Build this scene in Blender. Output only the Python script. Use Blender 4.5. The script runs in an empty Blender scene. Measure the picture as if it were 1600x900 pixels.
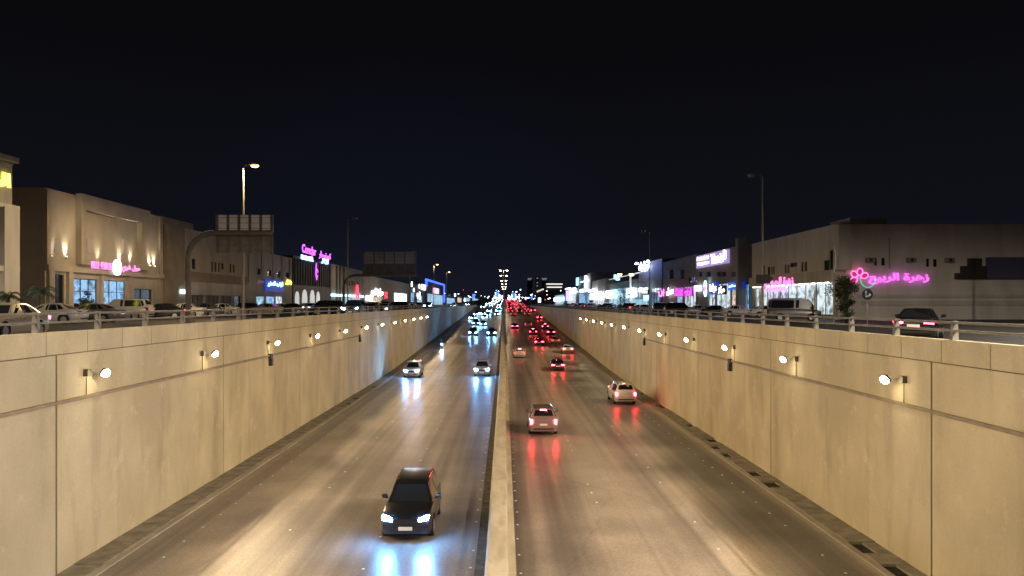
import bpy, math, random, unicodedata
from mathutils import Vector, Matrix
R = random.Random(7)
SC = bpy.context.scene
COL = SC.collection
F = 1200.0; CX = 788.0; CY = 474.0; EYE = 1.45      # focal length and vanishing point in photo pixels; eye height

# ------------------------------------------------------------------ camera, sky, exposure
cd = bpy.data.cameras.new('camera'); cam = bpy.data.objects.new('camera', cd); COL.objects.link(cam)
cam.location = (0, 0, EYE); cam.rotation_euler = (math.radians(90), 0, 0)
cd.sensor_width = 36; cd.lens = 27; cd.shift_x = 12 / 1600; cd.shift_y = 24 / 1600
cd.clip_start = .1; cd.clip_end = 9000
SC.camera = cam
SC.view_settings.view_transform = 'Standard'; SC.view_settings.look = 'None'
SC.view_settings.exposure = 0; SC.view_settings.gamma = 1
SC.render.engine = 'CYCLES'
SC.cycles.use_denoising = True
SC.cycles.max_bounces = 5; SC.cycles.diffuse_bounces = 3; SC.cycles.glossy_bounces = 3
SC.cycles.sample_clamp_indirect = 4; SC.cycles.use_light_tree = True
SC.cycles.caustics_reflective = False; SC.cycles.caustics_refractive = False

W = bpy.data.worlds.new('World'); SC.world = W; W.use_nodes = True
nt = W.node_tree; bg = nt.nodes['Background']
tc = nt.nodes.new('ShaderNodeTexCoord'); sp = nt.nodes.new('ShaderNodeSeparateXYZ')
nt.links.new(tc.outputs['Generated'], sp.inputs[0])
rp = nt.nodes.new('ShaderNodeValToRGB'); nt.links.new(sp.outputs['Z'], rp.inputs[0])
cr = rp.color_ramp; cr.interpolation = 'EASE'
cr.elements[0].position = 0.0; cr.elements[0].color = (.0078, .0088, .0140, 1)
cr.elements[1].position = .34; cr.elements[1].color = (.0030, .0029, .0038, 1)
e = cr.elements.new(.12); e.color = (.0044, .0049, .0078, 1)
# town glow low over the far end of the road
dt = nt.nodes.new('ShaderNodeVectorMath'); dt.operation = 'DOT_PRODUCT'
nt.links.new(tc.outputs['Generated'], dt.inputs[0]); dt.inputs[1].default_value = Vector((-.12, 1, .05)).normalized()
mr = nt.nodes.new('ShaderNodeMapRange'); mr.inputs[1].default_value = .955; mr.inputs[2].default_value = 1.0
mr.inputs[3].default_value = 0; mr.inputs[4].default_value = 1; mr.interpolation_type = 'SMOOTHSTEP'
nt.links.new(dt.outputs['Value'], mr.inputs[0])
mx = nt.nodes.new('ShaderNodeMix'); mx.data_type = 'RGBA'; mx.blend_type = 'ADD'
mx.inputs[7].default_value = (.0000, .0005, .0028, 1)
nt.links.new(mr.outputs[0], mx.inputs[0]); nt.links.new(rp.outputs[0], mx.inputs[6])
nt.links.new(mx.outputs[2], bg.inputs[0]); bg.inputs[1].default_value = 1.0

# ------------------------------------------------------------------ materials
MATS = {}
def mat(name, col, rough=.7, metal=0, emis=None, es=0, coat=0, spec=.5):
    if name in MATS: return MATS[name]
    m = bpy.data.materials.new(name); m.use_nodes = True
    b = m.node_tree.nodes['Principled BSDF']
    b.inputs['Base Color'].default_value = (*col, 1); b.inputs['Roughness'].default_value = rough
    b.inputs['Metallic'].default_value = metal; b.inputs['Coat Weight'].default_value = coat
    b.inputs['Specular IOR Level'].default_value = spec
    if emis: b.inputs['Emission Color'].default_value = (*emis, 1); b.inputs['Emission Strength'].default_value = es
    MATS[name] = m; return m
def N(m, t): return m.node_tree.nodes.new(t)
def L(m, a, b): m.node_tree.links.new(a, b)
def noisy(name, c1, c2, scale, stretch=(1, 1, 1), rough=.85, bump=.3, detail=6, c3=None, s3=None, st3=(1,1,1), lo=.35, hi=.65, spec=.35, f3=.6):
    """two-tone worn surface in object space, optional second pattern"""
    if name in MATS: return MATS[name]
    m = mat(name, c1, rough, spec=spec); b = m.node_tree.nodes['Principled BSDF']
    t = N(m, 'ShaderNodeTexCoord'); mp = N(m, 'ShaderNodeMapping'); mp.inputs['Scale'].default_value = stretch
    L(m, t.outputs['Object'], mp.inputs[0])
    n = N(m, 'ShaderNodeTexNoise'); n.inputs['Scale'].default_value = scale; n.inputs['Detail'].default_value = detail
    L(m, mp.outputs[0], n.inputs['Vector'])
    r = N(m, 'ShaderNodeValToRGB'); r.color_ramp.elements[0].position = lo; r.color_ramp.elements[1].position = hi
    r.color_ramp.elements[0].color = (*c1, 1); r.color_ramp.elements[1].color = (*c2, 1)
    L(m, n.outputs[0], r.inputs[0]); out = r.outputs[0]
    if c3:
        mp2 = N(m, 'ShaderNodeMapping'); mp2.inputs['Scale'].default_value = st3; L(m, t.outputs['Object'], mp2.inputs[0])
        n2 = N(m, 'ShaderNodeTexNoise'); n2.inputs['Scale'].default_value = s3; n2.inputs['Detail'].default_value = 5
        L(m, mp2.outputs[0], n2.inputs['Vector'])
        r2 = N(m, 'ShaderNodeMapRange'); r2.inputs[1].default_value = .52; r2.inputs[2].default_value = .72; r2.inputs[4].default_value = f3
        L(m, n2.outputs[0], r2.inputs[0])
        x = N(m, 'ShaderNodeMix'); x.data_type = 'RGBA'; L(m, r2.outputs[0], x.inputs[0]); L(m, out, x.inputs[6]); x.inputs[7].default_value = (*c3, 1)
        out = x.outputs[2]
    L(m, out, b.inputs['Base Color'])
    if bump:
        n3 = N(m, 'ShaderNodeTexNoise'); n3.inputs['Scale'].default_value = 18; n3.inputs['Detail'].default_value = 4
        L(m, t.outputs['Object'], n3.inputs['Vector'])
        bp = N(m, 'ShaderNodeBump'); bp.inputs['Strength'].default_value = bump; bp.inputs['Distance'].default_value = .02
        L(m, n3.outputs[0], bp.inputs['Height']); L(m, bp.outputs[0], b.inputs['Normal'])
    return m
def glow(name, col, s): return mat(name, tuple(min(.8, c) for c in col), .4, 0, col, s)

def make_asphalt():
    m = mat('asphalt', (.07, .066, .06), .4); b = m.node_tree.nodes['Principled BSDF']
    t = N(m, 'ShaderNodeTexCoord'); s = N(m, 'ShaderNodeSeparateXYZ'); L(m, t.outputs['Object'], s.inputs[0])
    # wheel tracks: polished bands across each lane, wavering slowly along the road
    mp = N(m, 'ShaderNodeMapping'); mp.inputs['Scale'].default_value = (.70, .010, 1); L(m, t.outputs['Object'], mp.inputs[0])
    n = N(m, 'ShaderNodeTexNoise'); n.inputs['Scale'].default_value = 1.0; n.inputs['Detail'].default_value = 3; n.inputs['Roughness'].default_value = .55
    L(m, mp.outputs[0], n.inputs['Vector'])
    r = N(m, 'ShaderNodeValToRGB'); r.color_ramp.elements[0].position = .36; r.color_ramp.elements[1].position = .64
    r.color_ramp.elements[0].color = (.12, .104, .095, 1); r.color_ramp.elements[1].color = (.33, .28, .238, 1)
    L(m, n.outputs[0], r.inputs[0])
    n2 = N(m, 'ShaderNodeTexNoise'); n2.inputs['Scale'].default_value = .35; n2.inputs['Detail'].default_value = 8; L(m, t.outputs['Object'], n2.inputs['Vector'])
    r2 = N(m, 'ShaderNodeMapRange'); r2.inputs[1].default_value = .3; r2.inputs[2].default_value = .7; r2.inputs[3].default_value = .78; r2.inputs[4].default_value = 1.22
    L(m, n2.outputs[0], r2.inputs[0])
    n4 = N(m, 'ShaderNodeTexNoise'); n4.inputs['Scale'].default_value = 14; n4.inputs['Detail'].default_value = 4; L(m, t.outputs['Object'], n4.inputs['Vector'])
    r4 = N(m, 'ShaderNodeMapRange'); r4.inputs[1].default_value = .3; r4.inputs[2].default_value = .7; r4.inputs[3].default_value = .74; r4.inputs[4].default_value = 1.26
    L(m, n4.outputs[0], r4.inputs[0])
    mm = N(m, 'ShaderNodeMath'); mm.operation = 'MULTIPLY'; L(m, r2.outputs[0], mm.inputs[0]); L(m, r4.outputs[0], mm.inputs[1])
    # oil spots
    vo = N(m, 'ShaderNodeTexVoronoi'); vo.inputs['Scale'].default_value = .22; L(m, t.outputs['Object'], vo.inputs['Vector'])
    vr = N(m, 'ShaderNodeMapRange'); vr.inputs[1].default_value = .03; vr.inputs[2].default_value = .10; vr.inputs[3].default_value = .84; vr.inputs[4].default_value = 1
    L(m, vo.outputs['Distance'], vr.inputs[0])
    m2 = N(m, 'ShaderNodeMath'); m2.operation = 'MULTIPLY'; L(m, mm.outputs[0], m2.inputs[0]); L(m, vr.outputs[0], m2.inputs[1])
    cm = N(m, 'ShaderNodeMapping'); cm.inputs['Scale'].default_value = (.16, .035, 1); cn = N(m, 'ShaderNodeTexNoise'); cn.inputs['Scale'].default_value = .6; cn.inputs['Detail'].default_value = 5
    L(m, t.outputs['Object'], cn.inputs['Vector']); cx2 = N(m, 'ShaderNodeVectorMath'); cx2.operation = 'MULTIPLY_ADD'; cx2.inputs[1].default_value = (1.6, 1.6, 0); L(m, cn.outputs['Color'], cx2.inputs[0]); L(m, t.outputs['Object'], cx2.inputs[2])
    L(m, cx2.outputs[0], cm.inputs[0]); cv = N(m, 'ShaderNodeTexVoronoi'); cv.feature = 'DISTANCE_TO_EDGE'; cv.inputs['Scale'].default_value = 1.0; L(m, cm.outputs[0], cv.inputs['Vector'])
    cr_ = N(m, 'ShaderNodeMapRange'); cr_.inputs[1].default_value = .002; cr_.inputs[2].default_value = .007; cr_.inputs[3].default_value = .86; cr_.inputs[4].default_value = 1; L(m, cv.outputs['Distance'], cr_.inputs[0])
    m3 = N(m, 'ShaderNodeMath'); m3.operation = 'MULTIPLY'; L(m, m2.outputs[0], m3.inputs[0]); L(m, cr_.outputs[0], m3.inputs[1]); m2 = m3
    x = N(m, 'ShaderNodeVectorMath'); x.operation = 'SCALE'; L(m, r.outputs[0], x.inputs[0]); L(m, m2.outputs[0], x.inputs['Scale'])
    L(m, x.outputs[0], b.inputs['Base Color'])
    rr = N(m, 'ShaderNodeMapRange'); rr.inputs[1].default_value = .35; rr.inputs[2].default_value = .65; rr.inputs[3].default_value = ROAD_ROUGH[1]; rr.inputs[4].default_value = ROAD_ROUGH[0]
    L(m, n.outputs[0], rr.inputs[0]); L(m, rr.outputs[0], b.inputs['Roughness'])
    b.inputs['Specular IOR Level'].default_value = .6
    return m
ROAD_ROUGH = (.29, .41)
asphalt = make_asphalt()
street_mat = noisy('street_asphalt', (.045, .043, .042), (.07, .066, .062), .5, rough=.6, bump=.2)
wallmat = noisy('retaining_concrete', (.47, .41, .275), (.62, .55, .38), .42, (1, .8, .6), rough=.82, bump=.12, detail=9,
                c3=(.33, .275, .18), s3=.8, st3=(1, 1.0, .22), f3=.55)
def weather(m):
    # pale lime patches low on the wall and fine pitting
    b = m.node_tree.nodes['Principled BSDF']; src = b.inputs['Base Color'].links[0].from_socket
    t = N(m, 'ShaderNodeTexCoord'); n = N(m, 'ShaderNodeTexNoise'); n.inputs['Scale'].default_value = .8; n.inputs['Detail'].default_value = 10; n.inputs['Roughness'].default_value = .72
    L(m, t.outputs['Object'], n.inputs['Vector']); r = N(m, 'ShaderNodeMapRange'); r.inputs[1].default_value = .56; r.inputs[2].default_value = .66; r.inputs[4].default_value = .5; L(m, n.outputs[0], r.inputs[0])
    x = N(m, 'ShaderNodeMix'); x.data_type = 'RGBA'; L(m, r.outputs[0], x.inputs[0]); L(m, src, x.inputs[6]); x.inputs[7].default_value = (.70, .63, .50, 1)
    n2 = N(m, 'ShaderNodeTexNoise'); n2.inputs['Scale'].default_value = 9; n2.inputs['Detail'].default_value = 6; L(m, t.outputs['Object'], n2.inputs['Vector'])
    r2 = N(m, 'ShaderNodeMapRange'); r2.inputs[1].default_value = .3; r2.inputs[2].default_value = .7; r2.inputs[3].default_value = .96; r2.inputs[4].default_value = 1.04; L(m, n2.outputs[0], r2.inputs[0])
    sc = N(m, 'ShaderNodeVectorMath'); sc.operation = 'SCALE'; L(m, x.outputs[2], sc.inputs[0]); L(m, r2.outputs[0], sc.inputs['Scale']); L(m, sc.outputs[0], b.inputs['Base Color'])
weather(wallmat)
concrete = noisy('pale_concrete', (.38, .335, .26), (.50, .45, .36), 1.6, (1, .25, 1), rough=.8, bump=.3, detail=9, c3=(.30, .26, .20), s3=2.2, st3=(1, .3, 1), f3=.6)
slabmat = noisy('drain_concrete', (.21, .185, .145), (.34, .30, .235), 1.6, rough=.85, bump=.3)
black = mat('void_black', (.006, .006, .006), 1.0, spec=0)
sealant = mat('joint_sealant', (.19, .155, .105), .9)
steel = mat('galvanised_steel', (.42, .40, .37), .45, .6)
darksteel = mat('dark_steel', (.05, .05, .055), .5, .4)
rubber = mat('rubber', (.012, .012, .012), .8)
rim_m = mat('alloy', (.45, .45, .47), .3, .9)
glass_m = mat('tinted_glass', (.012, .014, .018), .06, 0, spec=.7)
chrome = mat('chrome', (.7, .7, .7), .12, 1)
trim = mat('black_trim', (.015, .015, .015), .5)
plate_m = mat('plate_white', (.7, .7, .66), .5)

# ------------------------------------------------------------------ mesh helper
class MB:
    def __init__(s): s.v = []; s.f = []; s.mi = []; s.m = 0
    def face(s, pts):
        n = len(s.v); s.v += [tuple(p) for p in pts]; s.f.append(tuple(range(n, n + len(pts)))); s.mi.append(s.m)
    def box(s, x0, x1, y0, y1, z0, z1, M=None):
        c = [(x0,y0,z0),(x1,y0,z0),(x1,y1,z0),(x0,y1,z0),(x0,y0,z1),(x1,y0,z1),(x1,y1,z1),(x0,y1,z1)]
        if M: c = [tuple(M @ Vector(p)) for p in c]
        n = len(s.v); s.v += c
        for q in ((0,3,2,1),(4,5,6,7),(0,1,5,4),(1,2,6,5),(2,3,7,6),(3,0,4,7)):
            s.f.append(tuple(n + i for i in q)); s.mi.append(s.m)
        return s
    def prism(s, poly, axis, a, b):
        """poly in the plane normal to axis, extruded from a to b"""
        def P(u, v, w): return (w, u, v) if axis == 'x' else (u, w, v) if axis == 'y' else (u, v, w)
        n = len(s.v); k = len(poly)
        s.v += [P(u, v, a) for u, v in poly] + [P(u, v, b) for u, v in poly]
        s.f.append(tuple(range(n, n + k))); s.f.append(tuple(range(n + 2 * k - 1, n + k - 1, -1))); s.mi += [s.m, s.m]
        for i in range(k):
            j = (i + 1) % k; s.f.append((n + i, n + j, n + k + j, n + k + i)); s.mi.append(s.m)
        return s
    def cyl(s, c, axis, r, h, seg=12, r2=None):
        poly = [(math.cos(2 * math.pi * i / seg), math.sin(2 * math.pi * i / seg)) for i in range(seg)]
        r2 = r if r2 is None else r2; c = Vector(c); n = len(s.v)
        ax = Vector(axis).normalized(); a = ax.orthogonal().normalized(); b = ax.cross(a)
        for rr, d in ((r, 0), (r2, h)):
            s.v += [tuple(c + ax * d + a * (u * rr) + b * (v * rr)) for u, v in poly]
        s.f.append(tuple(n + seg - 1 - i for i in range(seg))); s.f.append(tuple(n + seg + i for i in range(seg))); s.mi += [s.m, s.m]
        for i in range(seg):
            j = (i + 1) % seg; s.f.append((n + i, n + j, n + seg + j, n + seg + i)); s.mi.append(s.m)
        return s
    def tube(s, pts, r, seg=8):
        pts = [Vector(p) for p in pts]; rings = []
        for i, p in enumerate(pts):
            d = (pts[min(i + 1, len(pts) - 1)] - pts[max(i - 1, 0)]).normalized()
            a = d.cross(Vector((0.03, .02, 1))) if abs(d.z) < .95 else d.cross(Vector((0, 1, 0)))
            a.normalize(); b = d.cross(a); rr = r[i] if isinstance(r, (list, tuple)) else r
            n = len(s.v); s.v += [tuple(p + a * (math.cos(t) * rr) + b * (math.sin(t) * rr)) for t in [2 * math.pi * k / seg for k in range(seg)]]
            rings.append(n)
        for p, q in zip(rings, rings[1:]):
            for k in range(seg):
                l = (k + 1) % seg; s.f.append((p + k, p + l, q + l, q + k)); s.mi.append(s.m)
        s.f.append(tuple(rings[0] + k for k in reversed(range(seg)))); s.f.append(tuple(rings[-1] + k for k in range(seg))); s.mi += [s.m, s.m]
        return s
    def build(s, name, mats, parent=None, smooth=False, loc=None):
        me = bpy.data.meshes.new(name); me.from_pydata(s.v, [], s.f); me.update()
        for m in (mats if isinstance(mats, (list, tuple)) else [mats]): me.materials.append(m)
        me.polygons.foreach_set('material_index', s.mi)
        if smooth:
            me.polygons.foreach_set('use_smooth', [True] * len(me.polygons))
            try: me.set_sharp_from_angle(angle=math.radians(smooth if smooth is not True else 40))
            except Exception: pass
        o = bpy.data.objects.new(name, me); COL.objects.link(o)
        if parent: o.parent = parent
        if loc: o.location = loc
        return o
def tag(o, label=None, cat=None, group=None, kind=None):
    if label: o['label'] = label
    if cat: o['category'] = cat
    if group: o['group'] = group
    if kind: o['kind'] = kind
    return o
def empty(name, loc, rz=0, label=None, cat=None, group=None):
    o = bpy.data.objects.new(name, None); o.location = loc; o.rotation_euler = (0, 0, rz); o.empty_display_size = .3
    COL.objects.link(o); return tag(o, label, cat, group)
def structure(o): o['kind'] = 'structure'; return o
def copy_tree(o, parent=None):
    c = o.copy(); COL.objects.link(c); c.parent = parent
    for ch in o.children: copy_tree(ch, c)
    return c
def lamp(kind, name, loc, energy, col, parent=None, size=.05, spot=None, blend=.5, aim=None):
    l = bpy.data.lights.new(name, kind); l.energy = energy; l.color = col
    if kind in ('POINT', 'SPOT'): l.shadow_soft_size = size
    if spot: l.spot_size = math.radians(spot); l.spot_blend = blend
    o = bpy.data.objects.new(name, l); o.location = loc; COL.objects.link(o)
    if parent: o.parent = parent
    if aim: o.rotation_euler = Vector(aim).to_track_quat('-Z', 'Y').to_euler()
    return o

# ------------------------------------------------------------------ writing
FORMS = {}
for c in range(0xFE80, 0xFEFD):
    d = unicodedata.decomposition(chr(c)).split()
    if len(d) == 2: FORMS.setdefault(int(d[1], 16), {})[d[0]] = chr(c)
    elif len(d) == 3: FORMS.setdefault((int(d[1], 16), int(d[2], 16)), {})[d[0]] = chr(c)
def arabic(s):
    w = [ord(c) for c in s]; u = []; i = 0
    while i < len(w):
        if i + 1 < len(w) and (w[i], w[i + 1]) in FORMS: u.append((w[i], w[i + 1])); i += 2
        else: u.append(w[i]); i += 1
    out = []
    for k, x in enumerate(u):
        f = FORMS.get(x)
        if not f: out.append(chr(x)); continue
        p = FORMS.get(u[k - 1]) if k else None; n = FORMS.get(u[k + 1]) if k + 1 < len(u) else None
        jp = bool(p and '<initial>' in p and '<final>' in f); jn = bool(n and '<initial>' in f and '<final>' in n)
        out.append(f.get('<medial>' if jp and jn else '<final>' if jp else '<initial>' if jn else '<isolated>', f.get('<isolated>')))
    return ''.join(reversed(out))
SIDES = {'L': ((0, 1, 0), (1, 0, 0)), 'R': ((0, -1, 0), (-1, 0, 0)), 'F': ((1, 0, 0), (0, -1, 0))}   # reading direction, outward normal
def text(name, body, side, centre, w, h, m, parent=None, bold=.0, depth=.06, sp=1.0):
    cu = bpy.data.curves.new(name, 'FONT'); cu.body = body; cu.offset = bold; cu.extrude = .03; cu.resolution_u = 3; cu.space_character = sp
    t = bpy.data.objects.new('tmp', cu); COL.objects.link(t)
    dg = bpy.context.evaluated_depsgraph_get(); dg.update()
    me = bpy.data.meshes.new_from_object(t.evaluated_get(dg)); bpy.data.objects.remove(t)
    me.name = name
    xs = [v.co.x for v in me.vertices]; ys = [v.co.y for v in me.vertices]
    x0, x1, y0, y1 = min(xs), max(xs), min(ys), max(ys)
    rt, nn = [Vector(q) for q in SIDES[side]]; up = Vector((0, 0, 1)); c = Vector(centre)
    if not w: w = h * (x1 - x0) / (y1 - y0)
    for v in me.vertices:
        p = v.co; v.co = c + rt * ((p.x - (x0 + x1) / 2) / (x1 - x0) * w) + up * ((p.y - (y0 + y1) / 2) / (y1 - y0) * h) + nn * (p.z / .03 * depth / 2 + depth / 2)
    me.materials.clear(); me.materials.append(m)
    o = bpy.data.objects.new(name, me); COL.objects.link(o)
    if parent: o.parent = parent
    return o

# ------------------------------------------------------------------ the lie of the land
RZ = -.25; ROAD_Z = -7.55; XL = -14.7; XR = 13.85; S = .0236; GR = 80.0
def ground_z(y): return 0 if y < 410 else .0085 * (min(y, 1500) - 410)
def road_z(y):
    if y < GR: z = ROAD_Z
    elif y < GR + 30: z = ROAD_Z + S * (y - GR) ** 2 / 60
    else: z = ROAD_Z + S * (y - GR - 15)
    return min(z, ground_z(y) - .02)
def road_at(px, py, h=0.0):
    """point of the road at which something h above it shows at photo height py"""
    a, b = 12.0, 2500.0
    for _ in range(60):
        m = (a + b) / 2
        if CY - F * (road_z(m) + h - EYE) / m > py: a = m
        else: b = m
    return ((px - CX) * a / F, a, road_z(a))
YS = [-30, 0, 20, 40, 60, 80, 85, 90, 95, 100, 105, 110] + list(range(130, 410, 20)) + [410, 420, 500, 700, 1000, 1500, 2600]
def strip(x0, x1, dz, ys=YS, zf=road_z):
    b = MB()
    for a, c in zip(ys, ys[1:]): b.face([(x0, a, zf(a) + dz), (x1, a, zf(a) + dz), (x1, c, zf(c) + dz), (x0, c, zf(c) + dz)])
    return b
structure(strip(XL - .3, XR + .3, 0).build('road', asphalt))
g = strip(-900, XL - .45, 0, zf=ground_z); h_ = strip(XR + .45, 900, RZ, zf=ground_z)
g.v += h_.v; k = len(g.f) * 4; g.f += [tuple(i + k for i in q) for q in h_.f]; g.mi += h_.mi
g.face([(-900, -30, 0), (-900, -400, 0), (900, -400, -.3), (900, -30, -.3)])
g.face([(-900, 2600, ground_z(2600)), (900, 2600, ground_z(2600)), (900, 6000, ground_z(2600) - 5), (-900, 6000, ground_z(2600) - 5)])
structure(g.build('ground', street_mat))

# drain strip with cover slabs at the foot of either wall
def drain(x_wall, sgn):
    b = MB()
    inner = x_wall + sgn * 1.0
    y = 14.0; rr = random.Random(3 if sgn > 0 else 5)
    while y < 400:
        ln = 1.22; z = road_z(y)
        miss = (sgn < 0 and y < 80 and rr.random() < .17) or (sgn > 0 and 38 < y < 90 and rr.random() < .10)
        if not miss:
            dz = rr.uniform(-.012, .012)
            b.m = 0; b.box(min(x_wall, inner), max(x_wall, inner), y + .02, y + ln - .02, z - .3, z + .10 + dz)
        else:
            b.m = 2; b.box(min(x_wall, inner), max(x_wall, inner), y + .0, y + ln, z - .3, z + .012)  # missing slab: the dark of the open hole is put into the box colour
            b.m = 0; hw = rr.uniform(.3, .55); xa, xb = sorted((x_wall, x_wall + sgn * hw)) if rr.random() < .5 else sorted((inner, inner - sgn * hw)); b.box(xa, xb, y + .03, y + ln - .03, z - .25, z + .09)
        if y < 110: y += ln
        else:
            y2 = y + 12; b.m = 0; z2 = road_z(y2)
            n = len(b.v); xa, xb = min(x_wall, inner), max(x_wall, inner)
            b.face([(xa, y + ln, road_z(y + ln) + .1), (xb, y + ln, road_z(y + ln) + .1), (xb, y2, z2 + .1), (xa, y2, z2 + .1)]); y = y2
    b.m = 1
    for a, c in zip(YS, YS[1:]):                       # pale concrete edge beam beside the asphalt
        if a >= 410: break
        x2 = inner + sgn * .26
        xa, xb = min(inner, x2), max(inner, x2)
        q = [(xa, a), (xb, a), (xb, c), (xa, c)]
        n = len(b.v)
        b.v += [(x, y_, road_z(y_) - .2) for x, y_ in q] + [(x, y_, road_z(y_) + .055) for x, y_ in q]
        for f in ((4,5,6,7),(1,2,6,5),(3,0,4,7),(0,1,5,4)): b.f.append(tuple(n + i for i in f)); b.mi.append(1)
    return structure(b.build('gutter', [slabmat, concrete, noisy('open_drain_dark', (.02, .017, .013), (.05, .043, .033), 4, rough=1)]))
drain(XL, 1); drain(XR, -1)

# bridge deck the photographer stands on (behind the frame)
structure(MB().box(XL - 6, XR + 6, -13, -.7, -.95, -.02).build('bridge_deck', concrete))

# ------------------------------------------------------------------ retaining walls
PR = random.Random(4)
def tinted(src, name, f):
    m = src.copy(); m.name = name; b = m.node_tree.nodes['Principled BSDF']; l = b.inputs['Base Color'].links[0].from_socket
    sc = N(m, 'ShaderNodeVectorMath'); sc.operation = 'MULTIPLY'; L(m, l, sc.inputs[0]); sc.inputs[1].default_value = f; L(m, sc.outputs[0], b.inputs['Base Color']); return m
wallmat2 = tinted(wallmat, 'retaining_concrete_grey', (.93, .94, .97)); wallmat3 = tinted(wallmat, 'retaining_concrete_pale', (1.05, 1.05, 1.05))
def retaining_wall(side, xw, sgn, top, label):
    root = empty('retaining_wall', (xw, 16, 0), 0, label, 'wall')
    inv = Vector((-xw, -16, 0))
    span = 15.0; y_first = (25.2 if side == 'L' else 24.9)
    panels = MB(); seams = MB(); y = y_first - 2 * span - .0; rr = random.Random(11)
    def bx(b, x0, x1, *a):
        x0, x1 = sorted((x0, x1)); b.box(x0, x1, *a)
    cap_h = .74
    while y < 412:
        y2 = min(y + span, 415)
        gap = .05
        bx(panels, xw, xw - sgn * .5, y + gap, y2 - gap, -8.2, top - cap_h - .035)
        y = y2
    bx(seams, xw - sgn * .035, xw - sgn * .45, y_first - 30, 415, -8.2, top - cap_h + .002)
    panels.v = [tuple(Vector(p) + inv) for p in panels.v]; seams.v = [tuple(Vector(p) + inv) for p in seams.v]
    for a_ in range(0): pass
    panels.mi = [PR.choice([0, 0, 1, 2]) if i % 6 == 0 else None for i in range(len(panels.mi))]
    for i in range(len(panels.mi)): panels.mi[i] = panels.mi[i - i % 6]
    panels.build('wall_panel', [wallmat, wallmat2, wallmat3], root); seams.build('expansion_joint', sealant, root)
    par = MB(); y = y_first - 30
    while y < 412:
        w_ = 2.45 if y < 200 else 9.8
        bx(par, xw + sgn * .025, xw - sgn * .25, y + .018, y + w_ - .018, top - cap_h + .004, top)
        y += w_
    par.v = [tuple(Vector(p) + inv) for p in par.v]
    seam2 = MB(); bx(seam2, xw - sgn * .02, xw - sgn * .24, y_first - 30, 415, top - cap_h + .01, top - .02); seam2.v = [tuple(Vector(p) + inv) for p in seam2.v]; seam2.build('parapet_joint', sealant, root)
    par.build('parapet', wallmat, root)
    back = MB(); bx(back, xw - sgn * .28, xw - sgn * .5, y_first - 30, 415, top - cap_h, top - .05)
    back.v = [tuple(Vector(p) + inv) for p in back.v]; back.build('parapet_backing', wallmat, root)
retaining_wall('L', XL, 1, EYE - .94, 'tall tan concrete retaining wall left of the oncoming headlight lanes')
retaining_wall('R', XR, -1, EYE - 1.14, 'tall tan concrete retaining wall right of the red tail light lanes')

# cable conduits along the walls
def conduit(xw, sgn, z, yend, label, jb):
    root = empty('cable_conduit', (xw, 12, z), 0, label, 'conduit')
    b = MB()
    y = -5.0
    while y < yend:
        e2 = min(y + 3.0, yend)
        b.box(*sorted((0.0, sgn * .10)), y - 12, e2 - 12 - .01, -.055, .055); y = e2
    b.build('tray', noisy('conduit_steel', (.27, .22, .155), (.34, .28, .20), 2.0, rough=.6, bump=0), root)
    for yy in jb:
        c = MB().box(*sorted((sgn * .02, sgn * .22)), yy - 12 - .16, yy - 12 + .16, -.62, -.17)
        c.box(*sorted((sgn * .02, sgn * .18)), yy - 12 - .22, yy - 12 + .22, -.17, .12)
        c.build('junction_box', darksteel, root)
conduit(XL, 1, EYE - 3.27, 77.8, 'thin brown cable conduit running along the left retaining wall', (48, 77.6))
conduit(XR, -1, EYE - 3.5, 75.6, 'thin brown cable conduit running along the right retaining wall', (46.8, 75.4))

# wall floodlights
WARM = (1.0, .71, .37)
flood_glow = glow('flood_glow', (1.0, .80, .48), 80)
def floodlight_proto(sgn, drop):
    root = empty('wall_floodlight', (0, 0, 0), 0, 'x', 'floodlight')
    MB().box(*sorted((0, sgn * .16)), -.60, -.38, -.08, .16).build('ballast_box', MATS.get('box_brown') or mat('box_brown', (.12, .095, .065), .6), root)
    MB().tube([(sgn * .05, -.48, -.12), (sgn * .05, -.48, -drop)], .018, 6).build('conduit_pipe', MATS['box_brown'], root)
    a = MB(); a.tube([(sgn * .05, -.34, .05), (sgn * .25, -.2, .03), (sgn * .42, 0, .0)], .014, 6); a.build('bracket', steel, root)
    hd = MB(); q = Matrix.Translation((sgn * .47, 0, 0)) @ Matrix.Rotation(sgn * math.radians(-52), 4, 'Y') @ Matrix.Rotation(math.radians(-22), 4, 'X')
    hd.box(-.15, .15, -.15, .15, -.012, .05, q); hd.box(-.10, .10, -.10, .10, .08, .12, q)
    h = hd.build('lamp_housing', darksteel, root)
    # domed glass bowl hanging below the housing
    bw = MB(); seg = 14; rings = []
    for i in range(5):
        t = i / 4 * math.pi / 2; r = .155 * math.cos(t) + .004; z = -.02 - .12 * math.sin(t)
        rings.append([tuple(q @ Vector((r * math.cos(2*math.pi*k/seg), r * math.sin(2*math.pi*k/seg), z))) for k in range(seg)])
    for r0, r1 in zip(rings, rings[1:]):
        for k in range(seg): l = (k + 1) % seg; bw.face([r0[k], r1[k], r1[l], r0[l]])
    bw.face(rings[-1]); bw.build('glass_bowl', flood_glow, root, smooth=True)
    lamp('SPOT', 'flood_lamp', (sgn * .66, 0, -.04), FLOOD_W, WARM, root, .06, 98, 1.0, (sgn * 1.0, 0.0, -.46))
    return root
FLOOD_W = 3600
ordw = ['nearest', 'second', 'third', 'fourth', 'fifth', 'sixth', 'seventh', 'eighth', 'ninth', 'tenth', 'eleventh', 'farthest']
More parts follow.
